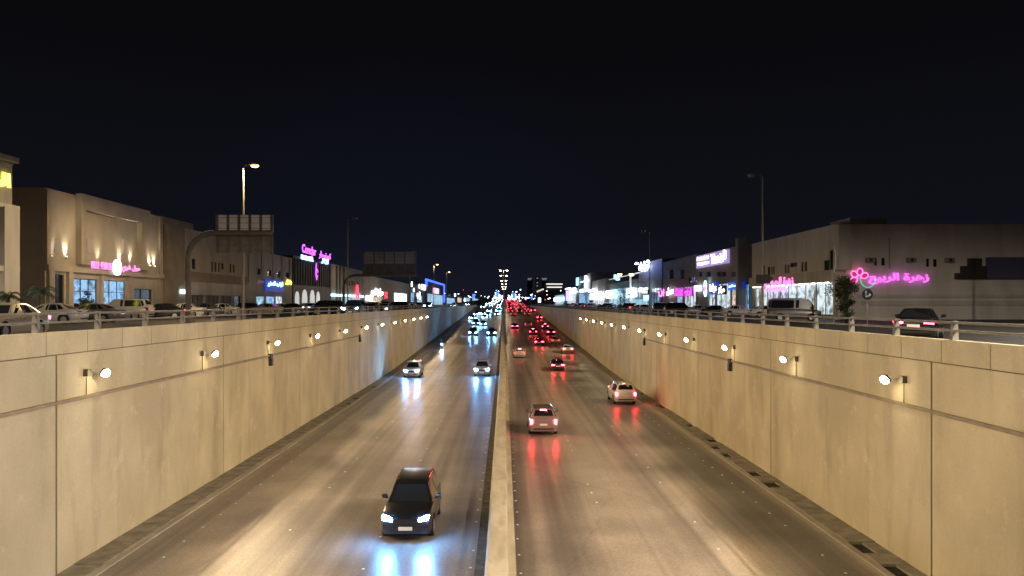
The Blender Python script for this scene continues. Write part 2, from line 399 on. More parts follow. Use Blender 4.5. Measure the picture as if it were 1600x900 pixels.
for side, sgn, xw, z, y0, dy, drop, word in (('L', 1, XL, EYE - 2.47, 27.4, 10.36, .80, 'left'), ('R', -1, XR, EYE - 2.67, 27.0, 9.8, .83, 'right')):
    p = floodlight_proto(sgn, drop)
    for i in range(-1, 12):  # each row starts with an unseen floodlight, added to light the near walls
        o = p if i == -1 else copy_tree(p)
        o.location = (xw, y0 + dy * i, z)
        o['label'] = (f'lit floodlight on the {word} retaining wall, {ordw[i]} of its row' if i >= 0 else f'floodlight on the {word} retaining wall beside the bridge, unseen and added for its light')
        o['group'] = f'floodlights along the {word} retaining wall'

# ------------------------------------------------------------------ median barrier
def barrier():
    b = MB(); prof = [(-.66, 0), (-.58, .18), (-.535, .92), (-.49, .95), (.05, .95), (.10, .92), (.14, .2), (.38, .16), (.40, 0)]
    ys = [15 + 6 * i for i in range(16)] + [y for y in YS if y > 111]
    ys = [-20, 0, 10] + ys
    for a, c in zip(ys, ys[1:]):
        gp = .012
        n = len(b.v); k = len(prof)
        b.v += [(x, a + gp, road_z(a) + z) for x, z in prof] + [(x, c - gp, road_z(c) + z) for x, z in prof]
        for i in range(k - 1): b.f.append((n + i, n + k + i, n + k + i + 1, n + i + 1)); b.mi.append(0)
        b.f.append(tuple(range(n, n + k))); b.f.append(tuple(range(n + 2*k - 1, n + k - 1, -1))); b.mi += [0, 0]
        if c > 1000: break
    return b.build('median_barrier', concrete)
tag(barrier(), 'long pale concrete median barrier between the headlight lanes and the tail light lanes', 'barrier')
# dirt lines along the barrier
structure(strip(-1.0, -.655, .004, [y for y in YS if 0 <= y <= 410]).build('road_shoulder', noisy('grit', (.03, .027, .02), (.10, .09, .07), 2.5, rough=.95)))

# ------------------------------------------------------------------ road studs
stud_m = mat('stud_white', (.9, .9, .86), .35)
sb = MB(); sb.prism([(-.046, 0), (-.03, .018), (.03, .018), (.046, 0)], 'y', -.045, .045); sproto = None
lines = [(-1.12, 1.83, 24.3, 84, 0, 'small white road stud in the line left of the median barrier'),
         (.53, 1.88, 23.7, 84, 0, 'small white road stud in the line right of the median barrier'),
         (11.4, 1.83, 25.6, 84, 0, 'small white road stud near the drain of the right wall'),
         (-12.1, 1.83, 27.2, 84, 0, 'small white road stud near the drain of the left wall'),
         (4.17, 1.75, 34.7, 95, 1, 'small white road stud of the first lane line right of the median'),
         (7.87, 3.5, 24.6, 95, 2, 'small white road stud of the second lane line right of the median'),
         (-8.52, 3.5, 23.5, 95, 2, 'small white road stud of the lane line nearest the left wall'),
         (-4.8, 3.6, 26.0, 95, 2, 'small white road stud of the first lane line left of the median')]
for x, dy, y0, y1, pat, lab in lines:
    y = y0; i = 0
    while y < y1:
        i += 1
        if not (pat == 1 and i % 7 in (5, 6, 0)) and not (pat == 2 and i % 4 == 0) and not R.random() < .07:
            if sproto is None: o = sproto = sb.build('road_stud', stud_m)
            else: o = sproto.copy(); COL.objects.link(o)
            o.location = (x + R.uniform(-.03, .03), y, road_z(y) + .001); s = 1.0 + max(0, y - 30) * .004; o.scale = (s, s, 1)
            tag(o, lab, 'road stud', lab.replace('small white road stud', 'road studs'))
        y += dy

# ------------------------------------------------------------------ guard rails on the parapets
rail_m = noisy('rail_paint', (.15, .142, .13), (.22, .21, .19), 3, rough=.6, bump=0)
def guardrail(xw, sgn, top, post_h, r1, r2, y0, dy, label):
    root = empty('guardrail', (xw - sgn * .12, y0, top), 0, label, 'guardrail')
    pm = None; n = int((262 - y0) / dy)
    for i in range(n):
        if pm is None:
            pb = MB(); pb.prism([(-.10, 0), (.10, 0), (.065, post_h), (-.065, post_h)], 'y', -.075, .075)
            o = pm = pb.build('post', rail_m, root)
        else: o = pm.copy(); COL.objects.link(o); o.parent = root
        o.location = (0, i * dy, 0)
    for rz_, rad in ((r1, .042), (r2, .042)):
        b = MB(); b.tube([(sgn * .02, -9, rz_), (sgn * .02, 400 - y0, rz_)], rad, 8); b.build('rail', rail_m, root, smooth=True)
guardrail(XL, 1, EYE - .94, .66, .60, .31, 14.7 * 1200 / 726 - 3.7 * 2, 3.70, 'two-rail metal guardrail with tapered posts on top of the left wall')
guardrail(XR, -1, EYE - 1.14, .60, .54, .29, 13.85 * 1200 / 697 - 3.53 * 2, 3.53, 'two-rail metal guardrail with tapered posts on top of the right wall')

# ------------------------------------------------------------------ street kerbs
def kerb(x0, x1, y0, y1, hh=.13, g0=0.0):
    b = MB(); y = y0
    while y < y1: b.box(x0, x1, y, min(y + 3, y1) - .02, -.05 + g0, hh + g0); y += 3
    return structure(b.build('kerb', noisy('kerb_stone', (.16, .155, .15), (.26, .25, .24), 2, rough=.8)))
structure(MB().box(-39.2, -36.2, 10, 400, -.05, .14).build('pavement', noisy('paving', (.13, .12, .11), (.20, .19, .175), 1.5, rough=.8)))
structure(MB().box(33.0, 35.2, 84, 400, -.3, -.11).build('pavement', MATS['paving']))
kerb(-36.2, -36.0, 10, 300); kerb(32.8, 33.0, 84, 300, .13, RZ)
kerb(XL - 1.2, XL - .6, -10, 300, .16); kerb(XR + .6, XR + 1.2, -10, 300, .16, RZ)

# ------------------------------------------------------------------ vehicles (forward is -Y)
PAINT = {'white': ((.62, .60, .56), .0), 'silver': ((.50, .50, .50), .35), 'grey': ((.13, .13, .135), .5), 'black': ((.010, .010, .012), .2),
         'dark blue': ((.012, .02, .045), .3), 'brown': ((.13, .10, .075), .4), 'rose grey': ((.30, .20, .18), .4), 'red': ((.20, .012, .012), .2), 'beige': ((.36, .30, .22), .4)}
def paint(c):
    return mat('car_paint_' + c.replace(' ', '_'), PAINT[c][0], .28, PAINT[c][1], coat=.8)
head_on = glow('headlight_lit', (.09, .42, 1.0), 650); tail_on = glow('tail_light_lit', (1.0, .022, .045), 80); brake_on = glow('brake_light_lit', (1.0, .06, .10), 90)
head_far = glow('headlight_far', (.55, .78, 1.0), 70); tail_far = glow('tail_light_far', (1.0, .03, .06), 14)
tail_dim = glow('tail_light_dim', (1.0, .02, .03), 5)
head_off = mat('headlight_off', (.55, .57, .6), .1, .3); tail_off = mat('tail_light_off', (.22, .01, .01), .2); side_on = glow('daytime_lamp', (.9, .95, 1), 8)
fog_m = glow('marker_lamp', (1, .75, .4), 6)
KIND = {  # L, W, H, clearance, nose z, hood z, belt z, tail z, y: cowl, windscreen top, rear window top, rear window foot, wheel radius, wheelbase ends, roof half width
 'sedan': dict(L=4.75, W=1.82, H=1.46, c=.17, nose=.66, hood=.92, belt=.97, tail=1.03, y=(-.95, -.22, 1.05, 1.72), r=.33, wb=(-1.42, 1.36), rw=.58),
 'hatch': dict(L=4.2, W=1.78, H=1.52, c=.17, nose=.70, hood=.96, belt=1.0, tail=1.02, y=(-.95, -.25, 1.62, 2.02), r=.32, wb=(-1.27, 1.30), rw=.60),
 'suv': dict(L=5.0, W=1.98, H=1.84, c=.26, nose=.92, hood=1.14, belt=1.16, tail=1.14, y=(-1.05, -.45, 2.12, 2.42), r=.39, wb=(-1.50, 1.48), rw=.69),
 'pickup': dict(L=5.3, W=1.9, H=1.82, c=.30, nose=.92, hood=1.12, belt=1.14, tail=1.12, y=(-1.05, -.42, .78, .98), r=.39, wb=(-1.65, 1.62), rw=.66),
 'van': dict(L=4.85, W=1.9, H=2.15, c=.20, nose=.95, hood=1.12, belt=1.18, tail=1.18, y=(-2.05, -1.35, 2.28, 2.42), r=.34, wb=(-1.55, 1.25), rw=.78),
}
def body_mesh(k, name='body', arches=True):
    d = KIND[k]; Lh = d['L'] / 2; w = d['W'] / 2; y1, y2, y3, y4 = d['y']
    ST = [(-Lh, d['c'] + .16, d['nose'] - .10, .74), (-Lh + .06, d['c'] + .06, d['nose'] - .02, .86), (-Lh + .28, d['c'], d['nose'] + .10, .95),
          (-Lh + .9, d['c'], (d['nose'] + .1 + d['hood']) / 2 + .04, .99), (y1, d['c'], d['hood'] + .03, 1.0), (y2 + .5, d['c'], d['belt'], 1.0),
          (min(y3, Lh - .8), d['c'], d['belt'] + .01, 1.0), (min(y4, Lh - .35), d['c'], d['tail'] + .01, .985), (Lh - .22, d['c'] + .02, d['tail'] - .005, .95),
          (Lh - .05, d['c'] + .08, d['tail'] - .05, .89), (Lh, d['c'] + .2, d['tail'] - .22, .83)]
    ST = [s for i, s in enumerate(ST) if i == 0 or s[0] > ST[i - 1][0] + .01]
    b = MB(); rings = []
    for y, zb, zt, f in ST:
        W_ = w * f; h = zt - zb
        half = [(W_ * .90, zb), (W_ * .985, zb + .12 * h + .03), (W_, zb + .48 * h), (W_ * .985, zt - .16 * h), (W_ * .93, zt - .025), (W_ * .86, zt), (W_ * .4, zt + .018)]
        ring = [(x, y, z) for x, z in half] + [(-x, y, z) for x, z in reversed(half)]
        rings.append(len(b.v)); b.v += ring
    n = 14
    for p, q in zip(rings, rings[1:]):
        for i in range(n):
            j = (i + 1) % n; b.f.append((p + i, q + i, q + j, p + j)); b.mi.append(0)
    b.f.append(tuple(rings[0] + i for i in range(n))); b.f.append(tuple(rings[-1] + n - 1 - i for i in range(n))); b.mi += [0, 0]
    return b, d
def cabin_mesh(b, k, d):
    w = d['W'] / 2; y1, y2, y3, y4 = d['y']; rw = d['rw']; H = d['H']; bz = d['belt'] - .03
    bot = [(w * .90, y1, d['hood'] - .02), (w * .955, y2 + .15, bz), (w * .955, y3 - .1, bz), (w * .90, y4, d['tail'] - .02)]
    top = [(rw * .93, y2, H - .055), (rw, y2 + .45, H - .015), (rw, y3 - .35, H - .01), (rw * .95, y3, H - .05)]
    n = len(b.v)
    b.v += bot + top + [(-x, y, z) for x, y, z in bot] + [(-x, y, z) for x, y, z in top] + [(0, t[1], t[2] + .03) for t in top]
    f = []
    for i in range(3): f += [(n + i, n + i + 1, n + 5 + i, n + 4 + i), (n + 8 + i, n + 12 + i, n + 13 + i, n + 9 + i)]
    for i in range(3): f += [(n + 4 + i, n + 5 + i, n + 17 + i, n + 16 + i), (n + 16 + i, n + 17 + i, n + 13 + i, n + 12 + i)]
    f += [(n, n + 4, n + 16, n + 12, n + 8), (n + 3, n + 11, n + 15, n + 19, n + 7)]
    b.f += f; b.mi += [0] * len(f)
    return bot, top
def panel(b, pts, off=.008, ins=.0):
    """thin closed pane lying just proud of the given corners"""
    P = [Vector(p) for p in pts]; c = sum(P, Vector()) / len(P)
    nn = (P[1] - P[0]).cross(P[2] - P[0]).normalized()
    if nn.dot(c - Vector((0, c.y * .9, .75))) < 0: nn = -nn
    Q = [c + (p - c) * (1 - ins) for p in P]; o = [q + nn * off for q in Q]; i = [q - nn * .012 for q in Q]
    k = len(Q); n = len(b.v); b.v += [tuple(q) for q in o] + [tuple(q) for q in i]
    b.f.append(tuple(n + j for j in range(k))); b.mi.append(b.m)
    for j in range(k): l = (j + 1) % k; b.f.append((n + j, n + k + j, n + k + l, n + l)); b.mi.append(b.m)
def lerp(a, b, t): return Vector(a) * (1 - t) + Vector(b) * t
def panes(k, bot, top):
    out = {}
    mir = lambda p: (-p[0], p[1], p[2])
    def q4(a, b_, c, d_, s0, s1, t0, t1):      # a-b bottom, d-c top; s across, t up
        f = lambda s, t: lerp(lerp(a, b_, s), lerp(d_, c, s), t)
        return [f(s0, t0), f(s1, t0), f(s1, t1), f(s0, t1)]
    out['windscreen'] = [q4(bot[0], mir(bot[0]), mir(top[0]), top[0], .06, .94, .06, .93)]
    out['rear_window'] = [q4(bot[3], mir(bot[3]), mir(top[3]), top[3], .09, .91, .34 if k in ('suv', 'hatch', 'van') else .12, .92)]
    for s, nm in ((1, 'side_window'), (-1, 'side_window_')):
        m = (lambda p: p) if s > 0 else mir
        b0, b1, b2, b3 = [Vector(m(p)) for p in bot]; t0, t1, t2, t3 = [Vector(m(p)) for p in top]
        A = lerp(b1, t1, .10); B = lerp(b1, t1, .86)
        front = [lerp(lerp(b0, t0, .22), lerp(b1, t1, .12), .25), lerp(b1, b2, .30) + (t1 - b1) * .10, lerp(b1, b2, .30) * .14 + lerp(t1, t2, .25) * .86, lerp(B, t0, .45)]
        rear = [lerp(b1, b2, .36) + (t1 - b1) * .10, b2 * .9 + t2 * .1, b2 * .14 + t2 * .86, lerp(b1, b2, .36) * .14 + lerp(t1, t2, .31) * .86]
        lst = [front, rear]
        if k != 'pickup': lst.append([lerp(b2, b3, .12) * .86 + lerp(t2, t3, .12) * .14, lerp(b2, b3, .62) * .80 + lerp(t2, t3, .62) * .20, lerp(b2, b3, .55) * .2 + lerp(t2, t3, .62) * .8, lerp(b2, b3, .12) * .15 + lerp(t2, t3, .12) * .85])
        out.setdefault('side_window', []).extend(lst)
    return out
def make_car(k, colour, lit, detail=2):
    """lit: set of 'head', 'tail', 'brake', 'dim'"""
    d = KIND[k]; Lh = d['L'] / 2; w = d['W'] / 2; y1, y2, y3, y4 = d['y']; pm = paint(colour)
    b, d = body_mesh(k); 
    bot_top = None
    hm = head_on if 'head' in lit else side_on if 'day' in lit else head_off
    tm = tail_on if 'tail' in lit else tail_dim if 'dim' in lit else tail_off
    if detail == 0: hm = head_far if hm is head_on else hm; tm = tail_far if tm is tail_on else tm
    nz = d['nose']; tz = d['tail']
    hl = lambda s, b_: b_.prism([(s*w*.50, nz-.13), (s*w*.86, nz-.07), (s*w*.90, nz+.06), (s*w*.80, nz+.07), (s*w*.50, nz-.01)], 'y', -Lh-.012, -Lh+.45)
    tlz = tz - .12 if k in ('sedan', 'hatch') else tz - .02
    th = .16 if k in ('sedan', 'hatch') else .34
    tw = .46 if k == 'sedan' else .62 if k == 'hatch' else .72
    tl = lambda s, b_: b_.prism([(s*w*tw, tlz-th*.8), (s*w*.90, tlz-th), (s*w*.925, tlz-.03), (s*w*.86, tlz), (s*w*tw, tlz-.01)], 'y', Lh-.35, Lh+.014)
    bk = MB(); bz_ = d['H'] - .10
    ry = (y3 + .02) if k != 'pickup' else y3 + .03
    bk.box(-.21, .21, ry - .03, ry + .045, bz_ - .02, bz_ + .03)
    if detail == 0:                                   # far away: one mesh, seen as a few pixels
        bot, top = cabin_mesh(b, k, d)
        b.m = 1
        for lst in panes(k, bot, top).values():
            for p in lst: panel(b, p)
        b.m = 2; hl(1, b); hl(-1, b)
        b.m = 3; tl(1, b); tl(-1, b)
        if 'brake' in lit: b.m = 5; b.box(-.21, .21, ry - .03, ry + .045, bz_ - .02, bz_ + .03)
        b.m = 4
        for sx in (-1, 1):
            for wy in d['wb']: b.cyl((sx * (w - .19), wy, d['r']), (sx, 0, 0), d['r'], .2, 12)
        return b.build('car', [pm, glass_m, hm, tm, rubber, tail_far], smooth=35)
    name = {'sedan': 'sedan', 'hatch': 'hatchback', 'suv': 'suv', 'pickup': 'pickup_truck', 'van': 'van'}[k]
    root = empty(name, (0, 0, 0))
    bo = b.build('body', [pm, black], root, smooth=28)
    if detail == 2:                                   # cut the wheel arches
        cut = MB()
        for sx in (-1, 1):
            for wy in d['wb']: cut.cyl((sx * (w - .26), wy, d['r'] + .02), (sx, 0, 0), d['r'] + .07, .6, 20)
        co = cut.build('cut', [black]); co.data.polygons.foreach_set('material_index', [0] * len(co.data.polygons))
        md = bo.modifiers.new('b', 'BOOLEAN'); md.object = co; md.operation = 'DIFFERENCE'; md.solver = 'EXACT'
        dg = bpy.context.evaluated_depsgraph_get(); dg.update()
        me = bpy.data.meshes.new_from_object(bo.evaluated_get(dg)); bo.modifiers.clear(); bo.data = me; me.name = 'body'
        bpy.data.objects.remove(co)
        try: me.set_sharp_from_angle(angle=math.radians(28))
        except Exception: pass
    cb = MB(); bot, top = cabin_mesh(cb, k, d)
    if k == 'pickup':
        cb.box(-w*.80, w*.80, y4 + .1, Lh - .12, d['belt'] - .5, d['belt'] - .02)
    cb.build('cabin', pm, root, smooth=50)
    if k == 'pickup':
        MB().box(-w*.80, w*.80, y4 + .12, Lh - .14, d['belt'] - .01, d['belt'] + .045).build('bed_cover', trim, root)
    for nm, lst in panes(k, bot, top).items():
        for p in lst:
            g_ = MB(); panel(g_, p); g_.build(nm, glass_m, root)
    for s in (-1, 1):
        g_ = MB(); hl(s, g_); g_.build('headlight', hm, root)
        g_ = MB(); tl(s, g_); g_.build('tail_light', tm, root)
        g_ = MB(); zz = d['belt'] + .04; g_.prism([(s*w*.93, zz), (s*(w+.17), zz+.02), (s*(w+.19), zz+.15), (s*(w+.02), zz+.17)], 'y', y1+.42, y1+.56)
        g_.build('wing_mirror', pm, root)
    bk.build('brake_light', brake_on if 'brake' in lit else tail_off, root)
    g_ = MB(); g_.box(-w*.46, w*.46, -Lh-.012, -Lh+.2, nz-.22, nz-.05); g_.build('grille', trim, root)
    g_ = MB(); g_.box(-w*.60, w*.60, -Lh-.006, -Lh+.2, d['c']+.17, d['c']+.28)
    g_.build('bumper_trim', trim, root)
    MB().box(-w*.70, w*.70, Lh-.2, Lh+.006, d['c']+.18, d['c']+.27).build('bumper_trim', trim, root)
    MB().box(-.26, .26, -Lh-.03, -Lh+.02, d['c']+.21, d['c']+.34).build('number_plate', plate_m, root)
    MB().box(-.26, .26, Lh-.02, Lh+.03, tz-.42 if k!='hatch' else tz-.5, tz-.29 if k!='hatch' else tz-.37).build('number_plate', plate_m, root)
    if detail == 2 or k == 'van':
        hb = MB()
        if k in ('suv', 'van'): 
            for s in (-1, 1): hb.tube([(s*d['rw']*.93, y2+.55, d['H']-.03), (s*d['rw']*.93, y2+.62, d['H']+.05), (s*d['rw']*.93, y3-.35, d['H']+.05), (s*d['rw']*.93, y3-.28, d['H']-.03)], .022, 6)
            hb.build('roof_rail', chrome, root)
        hb = MB()
        for s in (-1, 1):
            for yy in (y1 + 1.0, y1 + 2.0):
                if yy < y4 - .2: hb.box(*sorted((s*w*.985, s*(w+.012))), yy-.10, yy+.10, d['belt']-.17, d['belt']-.14)
        hb.build('door_handle', chrome, root)
    wh = MB(); wh.cyl((0, 0, 0), (1, 0, 0), d['r'], .215, 24); rimb = MB(); rimb.cyl((.19, 0, 0), (1, 0, 0), d['r'] * .62, .03, 12)
    for j in range(5):
        a = 2 * math.pi * j / 5; rimb.box(.215, .235, -.035, .035, .03, d['r'] * .6, Matrix.Rotation(a, 4, 'X'))
    first = None
    for s in (-1, 1):
        for wy in d['wb']:
            if first is None:
                o = first = wh.build('wheel', rubber, root, smooth=40); rimb.build('rim', rim_m, o)
            else: o = copy_tree(first, root)
            o.location = (s * (w - .225), wy, d['r']); o.rotation_euler = (0, 0, 0 if s > 0 else math.pi)
    return root
CACHE = {}
def car(k, colour, lit, loc, rz=0, label='', group=None, detail=1, beam=0, glowred=0):
    key = (k, colour, tuple(sorted(lit)), detail)
    if key not in CACHE or beam: o = make_car(k, colour, set(lit), detail); 
    else: o = copy_tree(CACHE[key])
    if not beam: CACHE[key] = o
    o.location = loc
    slope = math.atan2(road_z(loc[1] + 3) - road_z(loc[1] - 3), 6) if loc[2] < -.5 or loc[1] > 405 else 0
    o.rotation_euler = Matrix.Rotation(rz, 3, 'Z').to_euler() if abs(slope) < 1e-4 else (Matrix.Rotation(slope, 3, 'X') @ Matrix.Rotation(rz, 3, 'Z')).to_euler()
    if beam:
        d = KIND[k]
        for s in (-1, 1):
            lamp('SPOT', 'headlight_beam', (s * d['W'] * .36, -d['L'] / 2 - .06, d['nose'] - .02), beam * .9, (.25, .55, 1.0), o, .06, 60, 1.0, (s * .02, -1, -.10))
    tag(o, label, {'sedan': 'car', 'hatch': 'car', 'suv': 'car', 'pickup': 'pickup truck', 'van': 'van'}[k], group)
    return o
PI = math.pi
def on_road(px, py, h=0.0): return road_at(px, py, h)
GO, GI = 'cars driving towards the bridge with headlights on', 'cars driving away from the bridge with red tail lights'
# oncoming lanes
car('suv', 'black', ['head'], (-3.72, 31.35, ROAD_Z), 0, 'big black car with roof rails and glaring headlights, nearest on the left side', GO, 2, 90)
x, y, z = on_road(646, 590); car('suv', 'white', ['head'], (x - .2, y + 2, z), 0, 'white car with lit headlights driving alone near the left wall', GO, 2, 110)
x, y, z = on_road(753, 588); car('suv', 'silver', ['head'], (x, y + 2, z), 0, 'silver car with glaring headlights in the lane beside the median', GO, 2, 300)
x, y, z = on_road(739, 519.5, .8); car('suv', 'dark blue', ['head'], (x, y + 2.3, z), 0, 'dark car with dazzling headlights behind the silver car, one lane over', GO, 1, 250)
x, y, z = on_road(768, 520, .8); car('suv', 'black', ['head'], (x, y + 2.3, z), 0, 'black car beside the dazzling dark car, close to the median', GO, 1, 120)
far_l = [(737, 495.6, 'x'), (743.6, 505, 'x'), (755, 505, 'x'), (743.8, 490, 'x'), (755, 490.5, 'x'), (764, 485, 'x'), (763, 491, 'x'), (779, 486, 'x'), (779, 479.5, 'x')]
cols = ['white', 'silver', 'grey', 'black', 'dark blue', 'beige', 'brown']
where_l = ['outermost of the five behind the dazzling dark car', 'in front of the queue left of the black car', 'ahead of the queue in the middle lane', 'near the left wall, second row of far headlights', 'middle of the second row of far headlights',
           'inner lane of the third row of far headlights', 'third row of far headlights, left of the median', 'alone by the median, closest pair of lamps there', 'by the median, where the road climbs to street level']
for i, (px, py, _) in enumerate(far_l):
    x, y, z = on_road(px, py, .8)
    car(['sedan', 'suv', 'hatch'][i % 3], cols[(i * 3) % 7], ['head'], (x, y + 2.3, z), 0, f'distant car with bright headlights, {where_l[i]}', GO, 1, 70 if y < 300 else 0)
# tail light lanes
car('suv', 'rose grey', ['tail', 'brake'], (2.66, 54.5, ROAD_Z), PI, 'reddish grey car with brake lights on beside the median, nearest on the right side', GI, 2)
x, y, z = on_road(979, 633, .0); car('suv', 'white', ['tail'], (x - .1, y + 2.5, z), PI + .02, 'white estate car with red tail lights near the right wall', GI, 2)
x, y, z = on_road(872, 580); car('sedan', 'black', ['tail', 'brake'], (x, y + 2.4, z), PI, 'black saloon with bright red brake lights in the middle lane, casting red streaks', GI, 2)
near_r = [('hatch', 'white', 812, 559.5, ['dim', 'brake'], 'white hatchback in the lane beside the median behind the grey car', 2),
          ('sedan', 'silver', 887.3, 552.5, ['tail', 'brake'], 'silver car glowing red in the lane near the right wall', 2),
          ('sedan', 'silver', 868.3, 538, ['dim'], 'pale silver car with dim tail lights behind the red glowing silver car', 1),
          ('sedan', 'black', 842.5, 540.5, ['tail', 'brake'], 'dark saloon with three red lights in the middle lane, behind the black saloon', 1),
          ('hatch', 'grey', 833, 523.5, ['tail', 'brake'], 'grey hatchback with red brake lights, left of the dark saloon', 1),
          ('sedan', 'dark blue', 804.5, 514, ['tail', 'brake'], 'dark blue car with red lights beside the median behind the white hatchback', 1),
          ('suv', 'white', 825.5, 512, ['dim'], 'white tall car with unlit brake lamp between two red lit cars', 1),
          ('sedan', 'red', 861, 524, ['tail'], 'red car in the outer lane behind the pale silver car', 1),
          ('hatch', 'black', 852, 514.5, ['tail', 'brake'], 'black hatchback close behind the red car near the right wall', 1),
          ('sedan', 'black', 843, 499.5, ['tail', 'brake'], 'black car with strongly glowing lamps where the road starts to climb', 1),
          ('suv', 'silver', 823, 494, ['dim'], 'silver tall car in the far queue, middle lane', 1),
          ('sedan', 'grey', 802, 494, ['dim', 'brake'], 'grey car in the far queue beside the median', 1),
          ('suv', 'beige', 833, 488, ['tail'], 'beige tall car in the far queue near the right wall', 1)]
for k, c, px, py, lit, lab, det in near_r:
    x, y, z = on_road(px, py); car(k, c, lit, (x, y + 2.2, z), PI, lab, GI, det)
# motorcycle with its rider
mc = empty('motorcycle', (0, 0, 0)); 
x, y, z = on_road(690.5, 545); mc.location = (x, y, z)
tag(mc, 'single motorcycle with one bright headlight near the left wall', 'motorcycle')
w1 = MB()
for yy in (-.68, .68):
    w1 = MB(); w1.cyl((-.06, yy, .31), (1, 0, 0), .31, .12, 18); w1.build('wheel', rubber, mc)
fb = MB(); fb.prism([(-.5, .55), (-.1, .35), (.5, .45), (.85, .78), (.1, .80), (-.3, .98), (-.62, .95)], 'x', -.14, .14); fb.build('body', darksteel, mc)
fk = MB(); fk.tube([(0, -.68, .31), (0, -.45, .95)], .04, 6); fk.tube([(-.34, -.38, 1.02), (.34, -.38, 1.02)], .02, 6); fk.build('fork', steel, mc)
hb = MB(); hb.cyl((0, -.66, .86), (0, 1, 0), .10, .12, 14); hb.build('headlight', head_on, mc)
lamp('SPOT', 'headlight_beam', (0, -.72, .86), 140, (.8, .9, 1), mc, .05, 90, 1, (0, -1, -.14))
def rider(loc):
    me = bpy.data.meshes.new('person')
    J = [(0, .25, .88), (0, .12, 1.12), (0, -.02, 1.36), (0, -.08, 1.50), (0, -.12, 1.62), (0, -.13, 1.74), (-.16, -.02, 1.36), (.16, -.02, 1.36), (-.26, -.16, 1.16), (.26, -.16, 1.16), (-.27, -.36, 1.05), (.27, -.36, 1.05),
         (-.13, .18, .86), (.13, .18, .86), (-.19, -.16, .78), (.19, -.16, .78), (-.17, .06, .38), (.17, .06, .38), (-.17, -.08, .34), (.17, -.08, .34)]
    E = [(0, 1), (1, 2), (2, 3), (3, 4), (4, 5), (2, 6), (2, 7), (6, 8), (7, 9), (8, 10), (9, 11), (0, 12), (0, 13), (12, 14), (13, 15), (14, 16), (15, 17), (16, 18), (17, 19)]
    rad = [.15, .15, .16, .06, .10, .09, .08, .08, .055, .055, .045, .045, .10, .10, .075, .075, .055, .055, .05, .05]
    me.from_pydata(J, E, []); o = bpy.data.objects.new('person', me); COL.objects.link(o)
    md = o.modifiers.new('s', 'SKIN')
    for v, r_ in zip(me.skin_vertices[0].data if me.skin_vertices else [], rad): v.radius = (r_, r_)
    if not me.skin_vertices:
        o.data.attributes
    s2 = o.modifiers.new('u', 'SUBSURF'); s2.levels = s2.render_levels = 2
    me.materials.append(mat('dark_jacket', (.03, .03, .035), .8)); o.location = loc
    hel = MB()
    for i in range(6):
        pass
    hel.tube([(0, -.12, 1.56), (0, -.125, 1.62), (0, -.13, 1.70), (0, -.13, 1.77), (0, -.13, 1.80)], [.09, .135, .145, .10, .03], 14); hel.build('helmet', mat('helmet', (.03, .03, .03), .2), o, smooth=60)
    return tag(o, 'person in dark clothes and helmet riding the motorcycle near the left wall', 'person')
rider(mc.location)

# far traffic, out to where the road meets the sky
GLf, GRf = 'far headlights beyond the underpass', 'far red tail lights beyond the underpass'
rr = random.Random(21)
yy = 300
for lane in (-2.9, -6.6, -10.3):
    y = 250 + rr.uniform(0, 25) + (0 if lane < -6 else 30)
    while y < 1350:
        car(rr.choice(['sedan', 'suv', 'hatch']), rr.choice(cols), ['head'], (lane + rr.uniform(-.3, .3), y, road_z(y)), 0, 'tiny far car seen only as a pair of white headlights on the climbing road', GLf, 0)
        y += rr.uniform(16, 55) * (1 + y / 600)
for lane in (2.4, 6.0, 9.6):
    y = 305 + rr.uniform(0, 14)
    while y < 1350:
        car(rr.choice(['sedan', 'suv', 'hatch']), rr.choice(cols), rr.choice([['tail', 'brake'], ['tail'], ['tail', 'brake']]), (lane + rr.uniform(-.3, .3), y, road_z(y)), PI, 'tiny far car seen only as red tail lights on the climbing road', GRf, 0)
        y += rr.uniform(9, 26) * (1 + y / 700)

